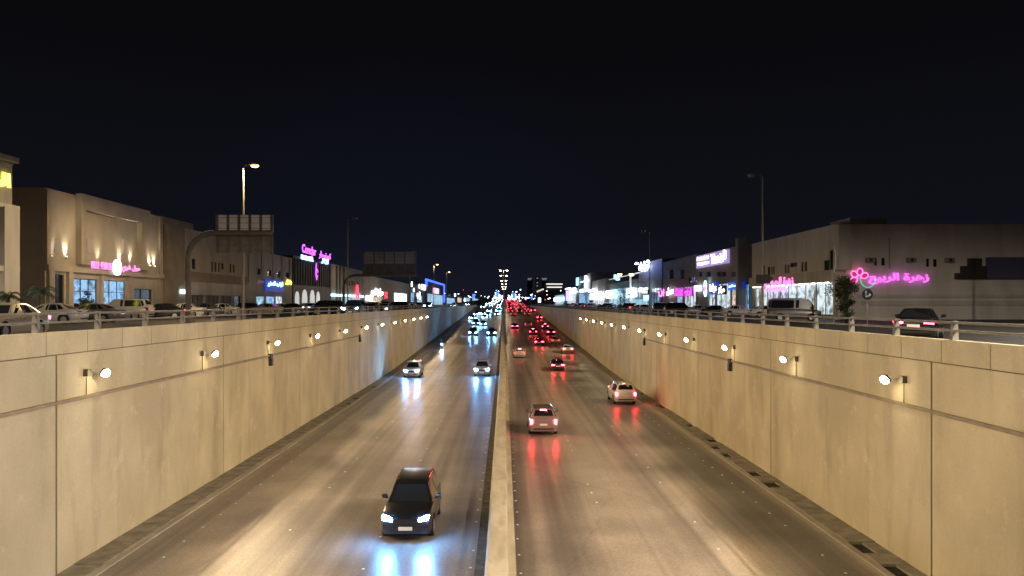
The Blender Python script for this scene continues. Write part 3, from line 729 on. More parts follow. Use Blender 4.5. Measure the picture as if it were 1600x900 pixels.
# street level, left: cars in the street and parked at the shops
GP, GQ = 'cars on the left street', 'cars on the right street'
def at(px, D): return ((px - CX) * D / F, D, 0)
for k, c, px, D, rz, lit, lab in [
    ('sedan', 'beige', 2, 31.8, .10, ['tail'], 'beige car with a lit tail lamp, nearest to the bridge on the left street'),
    ('sedan', 'silver', 76, 54, -1.45, [], 'silver saloon parked side-on behind the beige car'),
    ('sedan', 'grey', 140, 58, -1.5, [], 'grey saloon parked in front of the blue lit shop windows'),
    ('suv', 'silver', 190, 67, -1.48, [], 'tall silver car parked left of the bakery end wall'),
    ('sedan', 'black', 250, 70, -1.3, ['tail'], 'black car with a red tail lamp at the foot of the curved gantry'),
    ('sedan', 'white', 343, 95, -1.45, ['day'], 'white saloon parked before the shuttered white shopfront'),
    ('sedan', 'beige', 412, 97, -1.5, [], 'beige saloon parked below the street lamp'),
    ('sedan', 'black', 452, 104, -1.4, ['day'], 'black saloon with small lights near the blue shop sign'),
    ('suv', 'black', 506, 97, -.9, ['day'], 'dark tall car turned towards the camera by the arched windows'),
    ('suv', 'dark blue', 553, 86, 0.0, ['head'], 'dark blue car with star-like headlights behind the left guardrail'),
    ('sedan', 'grey', 598, 128, -1.5, [], 'grey saloon parked before the white lit shop'),
    ('sedan', 'black', 108, 70, -1.5, [], 'black saloon parked behind the silver saloon near the small palm'),
    ('sedan', 'white', 284, 80, -1.45, [], 'white saloon parked just right of the curved gantry foot'),
    ('sedan', 'grey', 314, 86, -1.5, [], 'grey saloon parked between two white saloons before the shutters'),
    ('hatch', 'black', 379, 100, -1.5, [], 'black hatchback parked right behind the street lamp foot'),
    ('sedan', 'white', 436, 112, -1.5, [], 'white saloon parked under the small yellow lettering'),
    ('hatch', 'silver', 476, 116, -1.5, [], 'silver hatchback parked in front of the arched windows'),
    ('sedan', 'black', 575, 120, -1.5, [], 'black saloon parked before the red neon emblem shop'),
    ('sedan', 'white', 640, 168, -1.5, [], 'white saloon parked at the brightest far left shop'),
    ('suv', 'black', 618, 150, -1.5, [], 'black tall car parked beyond the grey saloon'),
    ]:
    x, y, z = at(px, D)
    car(k, c, lit, (x, y, 0), rz, lab, GP, 2 if D < 60 else 1, 60 if 'head' in lit else 0)
for i, D in enumerate([122, 140, 165, 192, 215, 248, 285, 330, 372, 396]):
    car(['sedan', 'suv'][i % 2], cols[i % 7], ['head'], (-19.0 - (i % 3) * 2.6, D, 0), 0, 'far car on the left street with its headlights shining over the guardrail', 'far cars driving on the left street', 0)
for i in range(24):
    D = 160 + i * 6.3
    car(['sedan', 'suv', 'hatch'][i % 3], cols[(i * 5) % 7], [], (-32.5, D, 0), -1.5 + R.uniform(-.1, .1), 'far car parked side-on at the shops of the left street', 'far cars parked along the left shops', 0)
# street level, right
for k, c, px, D, rz, lit, lab in [
    ('van', 'grey', 1240, 74, 1.25, [], 'grey minibus parked in front of the brightly lit flower shop'),
    ('sedan', 'white', 1202, 92, 1.5, [], 'white saloon parked next to the grey minibus'),
    ('sedan', 'white', 1155, 101, 1.45, [], 'white saloon parked second from the grey minibus'),
    ('sedan', 'black', 1122, 106, 1.5, [], 'low black saloon parked under the blue shop signs'),
    ('sedan', 'silver', 1098, 112, 1.5, [], 'silver saloon parked left of the low black saloon'),
    ('suv', 'black', 1064, 116, 1.5, [], 'black tall car parked below the purple sign'),
    ('sedan', 'black', 1436, 37, 2.55, ['tail'], 'dark car with red tail lights turning behind the right guardrail')]:
    x, y, z = at(px, D); car(k, c, lit, (x, y, RZ + .002), rz, lab, GQ, 2 if D < 110 else 1)
for i in range(26):
    D = 128 + i * 9.2
    lit = ['tail'] if i in (4, 14) else []
    car(['sedan', 'suv', 'sedan', 'hatch'][i % 4], ['black', 'white', 'grey', 'silver', 'white', 'dark blue'][(i * 5 + i // 3) % 6], lit, (29.5 + R.uniform(-.5, .5), D, RZ + .002), 1.5 + R.uniform(-.12, .12),
        'far car with lit tail lights in the parked row at the right shops' if lit else 'far unlit car in the parked row before the right shops', 'far cars parked along the right shops', 0)

# ------------------------------------------------------------------ buildings
stucco = noisy('cream_stucco', (.42, .37, .30), (.50, .45, .37), .6, (1, 1, .5), rough=.85, bump=.15, c3=(.33, .29, .23), s3=.5, f3=.5)
stucco_g = noisy('grey_stucco', (.30, .285, .27), (.38, .36, .34), .6, (1, 1, .4), rough=.85, bump=.15, c3=(.22, .21, .20), s3=.5, f3=.6)
stucco_b = noisy('brown_stucco', (.24, .19, .14), (.31, .25, .19), .6, rough=.85, bump=.15)
stucco_p = noisy('pale_stucco', (.46, .44, .41), (.56, .53, .49), .5, (1, 1, .3), rough=.85, bump=.15, c3=(.32, .30, .28), s3=.6, st3=(1, 1, .2), f3=.6)
stucco_w = noisy('white_stucco', (.56, .52, .47), (.66, .62, .57), .5, (1, 1, .4), rough=.85, bump=.12, c3=(.44, .40, .36), s3=.6, st3=(1, 1, .25), f3=.5)
stucco_d = noisy('dark_cladding', (.09, .09, .095), (.14, .14, .145), .8, (1, 1, .2), rough=.6, bump=.1)
win_m = mat('dark_window', (.015, .015, .018), .15)
frame_m = mat('window_frame', (.06, .055, .05), .5)
shutter_m = noisy('shutter', (.14, .13, .12), (.20, .19, .175), 1, (1, 1, 14), rough=.6, bump=0)
def shopglow(name, col, s, sx=1.0, sz=1.0):
    """a lit shop interior seen through its window: bright wall, darker goods on shelves"""
    m = mat(name, (.1, .1, .1), .3); b = m.node_tree.nodes['Principled BSDF']
    t = N(m, 'ShaderNodeTexCoord'); mp = N(m, 'ShaderNodeMapping'); mp.inputs['Scale'].default_value = (sx, sx, sz)
    L(m, t.outputs['Object'], mp.inputs[0])
    v = N(m, 'ShaderNodeTexNoise'); v.inputs['Scale'].default_value = 1.1; v.inputs['Detail'].default_value = 5; v.inputs['Roughness'].default_value = .7
    L(m, mp.outputs[0], v.inputs['Vector'])
    r = N(m, 'ShaderNodeValToRGB'); r.color_ramp.elements[0].position = .38; r.color_ramp.elements[0].color = tuple(c * .13 for c in col) + (1,)
    r.color_ramp.elements[1].position = .56; r.color_ramp.elements[1].color = (*col, 1)
    L(m, v.outputs[0], r.inputs[0]); L(m, r.outputs[0], b.inputs['Emission Color']); b.inputs['Emission Strength'].default_value = s
    return m
shop_white = shopglow('shop_interior_white', (.80, .95, 1.0), .95)
shop_blue = shopglow('shop_interior_blue', (.30, .62, 1.0), 1.0, .8)
shop_cyan = shopglow('shop_interior_cyan', (.40, .80, 1.0), .9, .8)
shop_warm = shopglow('shop_interior_warm', (1.0, .80, .55), .9)
strip_light = glow('strip_light', (.95, 1, 1), 7)

class Frame:
    """street-side face of a building: u along it, v up, d inwards"""
    def __init__(s, side, X): s.side = side; s.X = X; s.sg = -1 if side == 'L' else 1
    def P(s, u, v, d):
        if s.side == 'F': return (u, s.X + d, v)
        return (s.X + s.sg * d, u, v)
    def box(s, b, u0, u1, v0, v1, d0, d1):
        p = s.P(u0, v0, d0); q = s.P(u1, v1, d1)
        b.box(*sorted((p[0], q[0])), *sorted((p[1], q[1])), *sorted((p[2], q[2])))
        return b
    def u(s, px): return px if s.side == 'F' else abs(s.X) * F / abs(px - CX)
def facade(b, fr, u0, u1, v0, v1, holes, depth=.22):
    """front skin with real recesses for the openings"""
    us = sorted({u0, u1, *[h[0] for h in holes], *[h[1] for h in holes]}); vs = sorted({v0, v1, *[h[2] for h in holes], *[h[3] for h in holes]})
    us = [u for u in us if u0 <= u <= u1]; vs = [v for v in vs if v0 <= v <= v1]
    def inh(u, v): return any(h[0] < u < h[1] and h[2] < v < h[3] for h in holes)
    for a, c in zip(us, us[1:]):
        for e_, g_ in zip(vs, vs[1:]):
            if not inh((a + c) / 2, (e_ + g_) / 2): b.face([fr.P(a, e_, 0), fr.P(c, e_, 0), fr.P(c, g_, 0), fr.P(a, g_, 0)])
    for h in holes:
        a, c, e_, g_ = h[:4]; D = depth
        for q in ([(a, e_), (c, e_)], [(c, e_), (c, g_)], [(c, g_), (a, g_)], [(a, g_), (a, e_)]):
            (p0, q0), (p1, q1) = q; b.face([fr.P(p0, q0, 0), fr.P(p1, q1, 0), fr.P(p1, q1, D), fr.P(p0, q0, D)])
def window(fr, root, u0, u1, v0, v1, pane=None, nu=1, nv=1, d=.16, name='window', fm=None, bar=.05):
    f = MB()
    fr.box(f, u0, u1, v0, v0 + bar, d - .06, d + .02); fr.box(f, u0, u1, v1 - bar, v1, d - .06, d + .02)
    for i in range(nu + 1):
        c = u0 + (u1 - u0) * i / nu; a, e_ = (c, c + bar) if i == 0 else (c - bar, c) if i == nu else (c - bar / 2, c + bar / 2)
        fr.box(f, a, e_, v0 + bar, v1 - bar, d - .055, d + .02)
    for j in range(1, nv):
        c = v0 + (v1 - v0) * j / nv + (.35 * (v1 - v0) / nv if nv == 2 else 0); fr.box(f, u0 + bar, u1 - bar, c - bar / 2, c + bar / 2, d - .05, d + .02)
    o = f.build(name, fm or frame_m, root)
    p = MB(); fr.box(p, u0, u1, v0, v1, d + .025, d + .05); p.build('pane', pane or win_m, o)
    return o
def building(name, label, side, X, u0, u1, H, m, holes=(), depth=14, cat='building', parapet=.35, group=None, roofm=None):
    """holes: (u0, u1, v0, v1, pane, nu, nv)"""
    fr = Frame(side, X); u0, u1 = sorted((u0, u1))
    base = fr.P((u0 + u1) / 2, 0, depth / 2); gz = 0 if side == 'F' else ground_z(u0)
    root = empty(name, (0, 0, 0), 0, label, cat, group)
    root.location = (base[0], base[1], gz); off = Vector((-base[0], -base[1], -gz))
    b = MB(); facade(b, fr, u0, u1, gz - .5, H, [h[:4] for h in holes])
    b.face([fr.P(u0, gz - .5, 0), fr.P(u0, H, 0), fr.P(u0, H, depth), fr.P(u0, gz - .5, depth)])
    b.face([fr.P(u1, gz - .5, 0), fr.P(u1, H, 0), fr.P(u1, H, depth), fr.P(u1, gz - .5, depth)])
    b.face([fr.P(u0, gz - .5, depth), fr.P(u1, gz - .5, depth), fr.P(u1, H, depth), fr.P(u0, H, depth)])
    o = b.build('wall', m, root); o.location = off
    r = MB(); fr.box(r, u0 + .2, u1 - .2, H - .4, H - .05, .2, depth - .2)
    fr.box(r, u0 - .04, u1 + .04, H, H + .12, -.05, .22); fr.box(r, u0 - .04, u0 + .2, H, H + .12, .22, depth); fr.box(r, u1 - .2, u1 + .04, H, H + .12, .22, depth)
    o = r.build('roof', roofm or m, root); o.location = off
    root['_o'] = 1; del root['_o']
    for h in holes:
        w = window(fr, root, h[0], h[1], h[2], h[3], *(h[4:7] if len(h) > 4 else ()), name=(h[7] if len(h) > 7 else 'window'))
        w.location = off
    return root, fr, off
def add(root, off, b, name, m, **k): o = b.build(name, m, root, **k); o.location = off; return o
def Z(px, py, X=None, D=None):
    D = D or abs(X) * F / abs(px - CX); return EYE - (py - CY) * D / F
LX, RX = -39.0, 35.0
fl = Frame('L', LX); frr = Frame('R', RX)
PINKW2 = glow('neon_orchid', (.85, .14, .80), 1.5); PINK = glow('neon_pink', (.95, .10, .90), 1.9); PINKV = glow('neon_purple', (.62, .10, 1.0), 2.4); PINKW = glow('neon_pink_pale', (1.0, .30, .85), 1.3); WHITE = glow('sign_white', (.95, .97, 1.0), 4.5)
BLUE = glow('sign_blue', (.05, .16, 1.0), 2.2); SKY = glow('sign_sky', (.35, .70, 1.0), 3.6); YEL = glow('sign_yellow', (1.0, .93, .10), 4.0); VIO = glow('neon_violet', (.30, .14, 1.0), 3.4)
MAG = glow('sign_magenta', (.22, .0, .28), 1.0); RED = glow('sign_red', (1.0, .03, .06), 4); CYAN = glow('sign_cyan', (.55, .92, 1.0), 3.2); LILAC = glow('sign_lilac', (.44, .31, .66), .8); GRN = glow('sign_green', (.05, .6, .35), 1.2)

# --- L1 corner building at the left edge
u1 = 36 * F / 769
root, fr, off = building('corner_building', 'grey corner building with yellow rooftop lettering at the left edge of the view', 'L', -36, 30, u1, Z(30, 262, 36), stucco_g,
    [(u1 - 9.0, u1 - 2.2, Z(12, 420, 36), Z(12, 330, 36), win_m, 3, 2), (u1 - 9, u1 - 1.2, .2, 3.6, shop_warm, 3, 1, 'shop_window')], 12)
b = MB(); fr.box(b, 30, u1 + .2, Z(30, 258, 36), Z(30, 250, 36), -.4, 12.3); add(root, off, b, 'roof_slab', stucco_g)
b = MB(); fr.box(b, u1 - 1.6, u1 + .1, .2, Z(16, 325, 36), -.5, .4); add(root, off, b, 'pillar', stucco_p)
b = MB(); fr.box(b, 30, u1 + .25, Z(20, 425, 36), Z(20, 417, 36), -.42, 1.0); fr.box(b, 30, u1 + .25, Z(20, 328, 36), Z(20, 322, 36), -.42, 1.0); add(root, off, b, 'ledge', stucco_p)
s = text('wall_lettering', arabic('المطعم'), 'L', (-35.93, u1 - 3.6, Z(9, 287, 36)), 6.4, 1.5, YEL, bold=.03)
# put the end of the word where the photo shows it
mxx = max(v.co.y for v in s.data.vertices)
for v in s.data.vertices: v.co.y += (u1 - .35) - mxx
tag(s, 'glowing yellow Arabic lettering high on the grey corner building', 'sign')
lamp('SPOT', 'wall_wash', (-36.6, u1 + 1.2, 4.3), 260, (.85, .9, 1), root, .1, 120, .6, (0, .3, -1)).location = Vector((-37.5, u1 + 2.2, 4.4)) + off

# --- L2 cream bakery building
ua, ub = fl.u(70), fl.u(252); H = Z(250, 340, 39)
uc, ud = fl.u(118), fl.u(227)
holes = [(fl.u(100), fl.u(100) - 0 + 0, 0, 0)]
g1, g2, g3, g4 = fl.u(152), fl.u(115), fl.u(196), fl.u(160)
root, fr, off = building('bakery_building', 'cream two-storey building with pink lettering and round white sign, glowing wall lamps', 'L', LX, ua, ub, H, stucco,
    [(fl.u(68) + 1.0, fl.u(100), .15, 4.0, win_m, 2, 1, 'doorway'), (g2, g1, .15, 3.7, shop_blue, 3, 2, 'shop_window'), (g4, g3, .15, 3.7, shop_blue, 3, 2, 'shop_window'),
     (fl.u(205), fl.u(238), 1.2, 3.0, win_m, 2, 1, 'shop_window')], 13)
b = MB(); fr.box(b, uc, fl.u(126), 5.0, H + .3, -.55, -.003); fr.box(b, fl.u(214), ud, 5.0, H + .3, -.55, -.003); fr.box(b, fl.u(126), fl.u(214), H - 1.15, H + .3, -.55, -.003); fr.box(b, fl.u(126), fl.u(214), 5.0, 5.6, -.5, -.003)
add(root, off, b, 'portal_frame', stucco)
b = MB(); fr.box(b, ua, ub, 4.25, 4.75, -.35, -.003); fr.box(b, ua, ua + .7, 4.75, H, -.2, -.003); fr.box(b, ub - .7, ub, 4.75, H, -.2, -.003)
for a_, c_ in ((ua + .2, ua + 1.0), (fl.u(103), fl.u(110)), (g1 + .3, g4 - .3), (g3 + .25, g3 + 1.3)): fr.box(b, a_, c_, .1, 4.25, -.3, -.003)
add(root, off, b, 'pilaster', stucco)
UP = glow('uplight', (1.0, .88, .66), 14)
for px, yy in ((78, 397), (101, 398), (131, 402), (152, 404), (186, 407), (203, 409), (225, 412), (240, 413)):
    u = fl.u(px); z = Z(px, yy + 3, 39); dd = -.68 if uc < u < ud and not (fl.u(126) < u < fl.u(214)) else -.16
    b = MB(); b.cyl(fr.P(u, z - .22, dd), (0, 0, 1), .09, .22, 10); o = add(root, off, b, 'wall_lamp', steel)
    b = MB(); b.cyl(fr.P(u, z, dd), (0, 0, 1), .085, .02, 10); add(root, off, b, 'lamp_glass', UP)
    l = lamp('SPOT', 'uplight_beam', (0, 0, 0), 480, (1, .84, .60), root, .05, 75, .8, (-.16, 0, 1)); l.location = Vector(fr.P(u, z + .04, dd - .04)) + off
for px in (90, 140, 195):
    b = MB(); u = fl.u(px); fr.box(b, u - .5, u + .5, Z(px, 396, 39), Z(px, 374, 39), -.06, -.003); add(root, off, b, 'wall_panel', stucco_p)
cx_ = fl.u(174); zc = Z(174, 418, 39)
s = text('bakery_lettering', 'MILLE FEUILLE', 'L', (LX + .52, fl.u(150) , Z(150, 415, 39)), fl.u(166) - fl.u(134), .66, PINKW, bold=.0, sp=1.45); tag(s, 'pink Latin lettering left of the round white sign', 'sign')
s = text('bakery_lettering', arabic('ميل فوي'), 'L', (LX + .52, fl.u(196.5), Z(196, 420, 39)), fl.u(211) - fl.u(182.5), .78, PINKW, bold=.03); tag(s, 'pink Arabic lettering right of the round white sign', 'sign')
b = MB(); b.cyl((LX + .50, cx_, zc), (1, 0, 0), .80, .16, 28); s = b.build('round_sign', [glow('round_white', (.9, .95, 1), 1.6)], smooth=40); tag(s, 'round white glowing sign between the pink Latin and Arabic words', 'sign')

# --- L3 brown shops
u0, u1 = ub + .4, fl.u(381)
root, fr, off = building('brown_shop_building', 'brown and tan building with white shopfront behind the curved gantry', 'L', LX, u0, u1, Z(345, 371, 39), stucco,
    [(fl.u(a), fl.u(c), Z(a, e_, 39), Z(a, f_, 39), win_m, 1, 1) for a, c, e_, f_ in ((300, 306, 420, 404), (330.5, 333.5, 425, 408), (335.5, 338.5, 425, 409), (341, 344, 425, 410), (346, 350, 421, 411), (359, 362, 426, 412), (364, 367, 426, 413))]
    + [(fl.u(268), fl.u(286), .2, 3.3, shop_cyan, 2, 1, 'shop_window'), (fl.u(295), fl.u(318), .2, 2.9, shutter_m, 3, 1, 'shutter'), (fl.u(321), fl.u(342), .2, 2.9, shutter_m, 3, 1, 'shutter'), (fl.u(345), fl.u(362), .2, 2.9, shutter_m, 3, 1, 'shutter'), (fl.u(366), fl.u(376), .2, 3.2, win_m, 1, 1, 'doorway')], 12)
b = MB(); fr.box(b, u0 + .05, fl.u(307), Z(345, 371, 39) + .13, Z(307, 350, 39), .4, 9); add(root, off, b, 'stair_tower', stucco_b)
b = MB(); fr.box(b, u0, fl.u(281), Z(345, 371, 39) * .0 + .1, Z(345, 371, 39), -.6, -.003); add(root, off, b, 'projecting_bay', stucco_b)
b = MB(); fr.box(b, fl.u(281) + .02, u1, Z(330, 442, 39), Z(330, 428, 39), -.5, -.003); add(root, off, b, 'brown_band', stucco_b)
b = MB(); fr.box(b, fl.u(281) + .02, u1, Z(330, 463, 39) + .1, Z(330, 442, 39) - .01, -.35, -.003); add(root, off, b, 'fascia', stucco_p)
for px in (322, 335, 350): 
    b = MB(); u = fl.u(px); fr.box(b, u - .3, u + .3, 3.05, 3.12, -.3, -.1); add(root, off, b, 'strip_lamp', strip_light)
s = MB(); f_ = fl.box(s, fl.u(272), fl.u(284), 2.6, 3.1, -.85, -.7); o = s.build('shop_sign', CYAN); tag(o, 'pale blue lit sign at the left end of the white shopfront', 'sign')

# --- L4 pale building with square windows
u0, u1 = fl.u(381) + .3, fl.u(456); H4 = Z(430, 399, 39)
root, fr, off = building('pale_building', 'pale two-storey building with four square windows and a blue lit shop', 'L', LX, u0, u1, H4, stucco_p,
    [(fl.u(a), fl.u(a + 6), Z(a, a2, 39), Z(a, a1, 39), win_m, 1, 1) for a, a1, a2 in ((401, 419, 429), (418, 421, 431), (432, 423, 433), (446, 425, 434))] +
    [(fl.u(401), fl.u(414), .3, Z(410, 463, 39), shop_cyan, 1, 1, 'shop_window'), (fl.u(415.5), fl.u(430), .3, Z(420, 463, 39), shop_blue, 1, 1, 'shop_window'), (fl.u(431), fl.u(442), .6, Z(436, 463, 39), shop_white, 1, 1, 'shop_window')], 12)
b = MB()
for px in (388, 408, 426, 440, 452): u = fl.u(px); fr.box(b, u - .12, u + .12, 4.6, H4, -.16, -.003)
add(root, off, b, 'pilaster', stucco_p)
s = MB(); fl.box(s, fl.u(411.5), fl.u(441), Z(425, 455, 39), Z(425, 437.5, 39), -.35, -.1); o = s.build('sign_board', mat('blue_board', (.02, .04, .16), .5, 0, (.01, .04, .4), .8)); tag(o, 'dark blue sign board with white Arabic letters on the pale building', 'sign')
t = text('lettering', arabic('الرشيد للعطور'), 'L', (LX + .37, fl.u(427), Z(427, 444, 39)), fl.u(439) - fl.u(415), .95, SKY, bold=.03); t.parent = o
o = text('yellow_lettering', arabic('بازار'), 'L', (LX + .10, fl.u(450), Z(450, 441, 39)), fl.u(455) - fl.u(445.5), .85, YEL, bold=.05); tag(o, 'small yellow Arabic lettering right of the blue sign board', 'sign')
o = text('grey_lettering', arabic('متجر'), 'L', (LX + .10, fl.u(406), Z(406, 441, 39)), fl.u(410) - fl.u(401), .8, mat('dim_pink', (.3, .2, .22), .5, 0, (.5, .2, .3), .35)); tag(o, 'dim pinkish lettering left of the blue sign board', 'sign')

# --- L5 dark building with neon roof letters
u0, u1 = fl.u(458), fl.u(516); H5 = Z(490, 407, 39)
def arch_window(root, fr, off, u0, u1, v0, v1, m):
    c = (u0 + u1) / 2; r = (u1 - u0) / 2
    poly = [(u0, v0), (u1, v0)] + [(c + r * math.cos(t), v1 - r + r * math.sin(t) * 1.0) for t in [math.pi * k / 10 for k in range(11)]]
    b = MB(); b.prism([(p, q) for p, q in poly], 'x', LX + .02, LX + .10); return add(root, off, b, 'arched_window', m)
root, fr, off = building('dark_building', 'dark ribbed building with purple neon roof letters and arched lit windows', 'L', LX, u0, u1, H5, stucco_d, [], 12)
b = MB(); n_ = 16
for i in range(n_): u = u0 + (u1 - u0) * (i + .5) / n_; fr.box(b, u - .25, u + .25, 5.0, H5 - .3, -.3, -.003)
add(root, off, b, 'rib', stucco_d)
for a_, c_, t_ in ((460.5, 467, 455), (471.5, 479.5, 452), (484, 491, 453), (494, 499, 455.5)): arch_window(root, fr, off, fl.u(a_), fl.u(c_), 1.0, Z(a_, t_, 39), glow('arched_glow', (.80, .82, .80), .55))
def roof_text(body, px0, px1, py, h, m, lab, z=None, bold=.03):
    o = text('neon_lettering', body, 'L', (LX + .15, (fl.u(px0) + fl.u(px1)) / 2, Z((px0 + px1) / 2, py, 39)), fl.u(px1) - fl.u(px0), h, m, bold=bold, depth=.12); return tag(o, lab, 'sign')
roof_text('Corn:Jar', 470.5, 492, 392.5, 2.2, PINKV, 'purple pink neon Latin lettering above the dark building', bold=.012)
roof_text(arabic('كورنوجار'), 497, 515.5, 400, 1.75, PINKV, 'purple pink neon Arabic lettering at the far end of the dark roof', bold=.02)
roof_text('BURGER', 469, 488, 403.5, .9, SKY, 'small white blue letters below the purple Latin neon', bold=.05)
roof_text(arabic('برجر'), 501, 511.5, 408, 1.3, SKY, 'small white blue letters below the purple Arabic neon', bold=.05)
b = MB()
for px in (472, 481, 490, 499, 507, 514): u = fl.u(px); fl.box(b, u - .06, u + .06, H5 + .1, Z(px, 392 + (px - 472) * .2, 39), -.05, .05)
add(root, off, b, 'sign_frame', darksteel)
c = Vector((LX + .5, fl.u(491), Z(491, 425, 39)))
b = MB(); b.tube([c + Vector((0, -.2, 1.8)), c + Vector((0, -.5, .6)), c + Vector((0, -.6, -.6)), c + Vector((0, .2, -1.6))], .11, 6)
b.tube([c + Vector((0, .95 * math.cos(t) * .7 + .3, .7 * math.sin(t) - .1)) for t in [k * math.pi / 5 for k in range(9)]], .10, 6)
b.tube([c + Vector((0, .3, -1.1)), c + Vector((0, .8, -.9))], .09, 6)
tag(b.build('neon_emblem', PINKV), 'purple neon emblem of looping strokes on the dark ribbed wall', 'sign')

# --- L6 violet lit pale building, L7 low building with the red emblem, L8 far shops
u0, u1 = fl.u(517), fl.u(566)
root, fr, off = building('violet_lit_building', 'pale building beside the dark one, behind the second arched gantry', 'L', LX, u0, u1, Z(540, 418, 39), stucco_g,
    [(fl.u(a), fl.u(a + 2.6), Z(a, 446, 39), Z(a, 439, 39), win_m, 1, 1) for a in (541, 545, 549, 553, 557)] + [(fl.u(533), fl.u(564), .3, Z(550, 465, 39), shop_cyan, 6, 1, 'shop_window')], 12)
b = MB()
for px in (525, 530, 536): u = fl.u(px); fr.box(b, u - .35, u + .35, .2, Z(540, 418, 39), -.4, -.003)
add(root, off, b, 'pilaster', stucco_d)
b = MB(); fr.box(b, u0, u1, Z(550, 464, 39), Z(550, 461, 39), -.4, -.003); add(root, off, b, 'lit_strip', CYAN)
c = Vector((LX + .4, fl.u(556), Z(556, 457, 39)))
b = MB(); b.tube([c + Vector((0, -2.2, -1.3)), c + Vector((0, -.6, .6)), c + Vector((0, -.9, 1.2)), c + Vector((0, 0, 1.9)), c + Vector((0, .9, 1.2)), c + Vector((0, .6, .6)), c + Vector((0, 2.2, -1.3)), c + Vector((0, 1.2, -1.5)), c + Vector((0, 0, -.2)), c + Vector((0, -1.2, -1.5)), c + Vector((0, -2.2, -1.3))], .2, 6)
tag(b.build('neon_emblem', RED), 'red neon emblem with three points above the pale blue shopfront', 'sign')
u0, u1 = fl.u(567), fl.u(640)
root, fr, off = building('long_grey_building', 'long grey building with bright white shops beneath the far billboard', 'L', LX, u0, u1, Z(600, 436, 39), stucco_g,
    [(fl.u(576), fl.u(600), .3, 3.4, shop_warm, 5, 1, 'shop_window'), (fl.u(616), fl.u(636), .3, 5.2, glow('shop_flood', (.75, .97, 1.0), 3.0), 3, 1, 'shop_window')], 12)
for a_, c_, py, hh, m_, tx, lab in ((578, 598, 457, 2.6, WHITE, arabic('مركز النور'), 'white Arabic lettering over the warm lit far shop'), (570, 581, 466, 1.5, WHITE, 'CAFE', 'small white lettering near the red emblem'), (600, 604, 461, 2.0, RED, 'M', 'small red sign between the far shops'),
                                 (617, 634, 461, 1.2, SKY, arabic('صيدلية الدواء'), 'pale blue lettering over the brightest far shop')):
    o = text('shop_lettering', tx, 'L', (LX + .2, (fl.u(a_) + fl.u(c_)) / 2, Z((a_ + c_) / 2, py, 39)), fl.u(c_) - fl.u(a_), hh, m_, bold=.05); tag(o, lab, 'sign')
u0, u1 = fl.u(641), fl.u(664)
root, fr, off = building('screen_building', 'dark building with white light bars and a square lit screen on the left side', 'L', LX, u0, u1, Z(650, 444, 39), stucco_d,
    [(fl.u(642), fl.u(648), .3, 6, shop_blue, 2, 1, 'shop_window'), (fl.u(652), fl.u(660), .3, 5, shop_cyan, 2, 1, 'shop_window')], 12)
b = MB()
for px, a_, c_ in ((642, 440, 448), (645.5, 450, 456), (654, 444, 451), (654.5, 456, 468), (651, 458, 466)): u = fl.u(px); fl.box(b, u - .8, u + .8, Z(px, c_, 39), Z(px, a_, 39), -.5, -.3)
tag(b.build('light_bars', WHITE), 'vertical white light bars on the dark far building', 'light')
b = MB(); fl.box(b, fl.u(657), fl.u(663.5), Z(660, 453, 39), Z(660, 444.5, 39), -.6, -.3); tag(b.build('lit_screen', glow('screen', (.85, .93, 1), 2.5)), 'square pale lit screen on the dark far building', 'screen')
u0, u1 = fl.u(665), fl.u(694)
root, fr, off = building('blue_outlined_building', 'far building outlined with a bright blue roof line on the left side', 'L', LX, u0, u1, Z(680, 443, 39), stucco_d,
    [(fl.u(668), fl.u(692), .4, 6.5, shop_cyan, 6, 1, 'shop_window')], 12)
b = MB(); fl.box(b, u0, u1, Z(680, 443, 39) + .15, Z(680, 443, 39) + 1.1, -.5, .3); fl.box(b, u0, u0 + 4, Z(666, 448, 39), Z(680, 443, 39) + .15, -.5, .3); fl.box(b, u1 - 6, u1, 2, Z(680, 443, 39) + .15, -.5, .3)
add(root, off, b, 'roof_light', glow('roof_blue', (.04, .10, 1.0), 3))
b = MB(); fl.box(b, fl.u(676), fl.u(684), 7, 10, -.7, -.3); tag(b.build('shop_sign', glow('sign_rose', (1, .45, .6), 2)), 'rose coloured lit sign on the blue outlined building', 'sign')

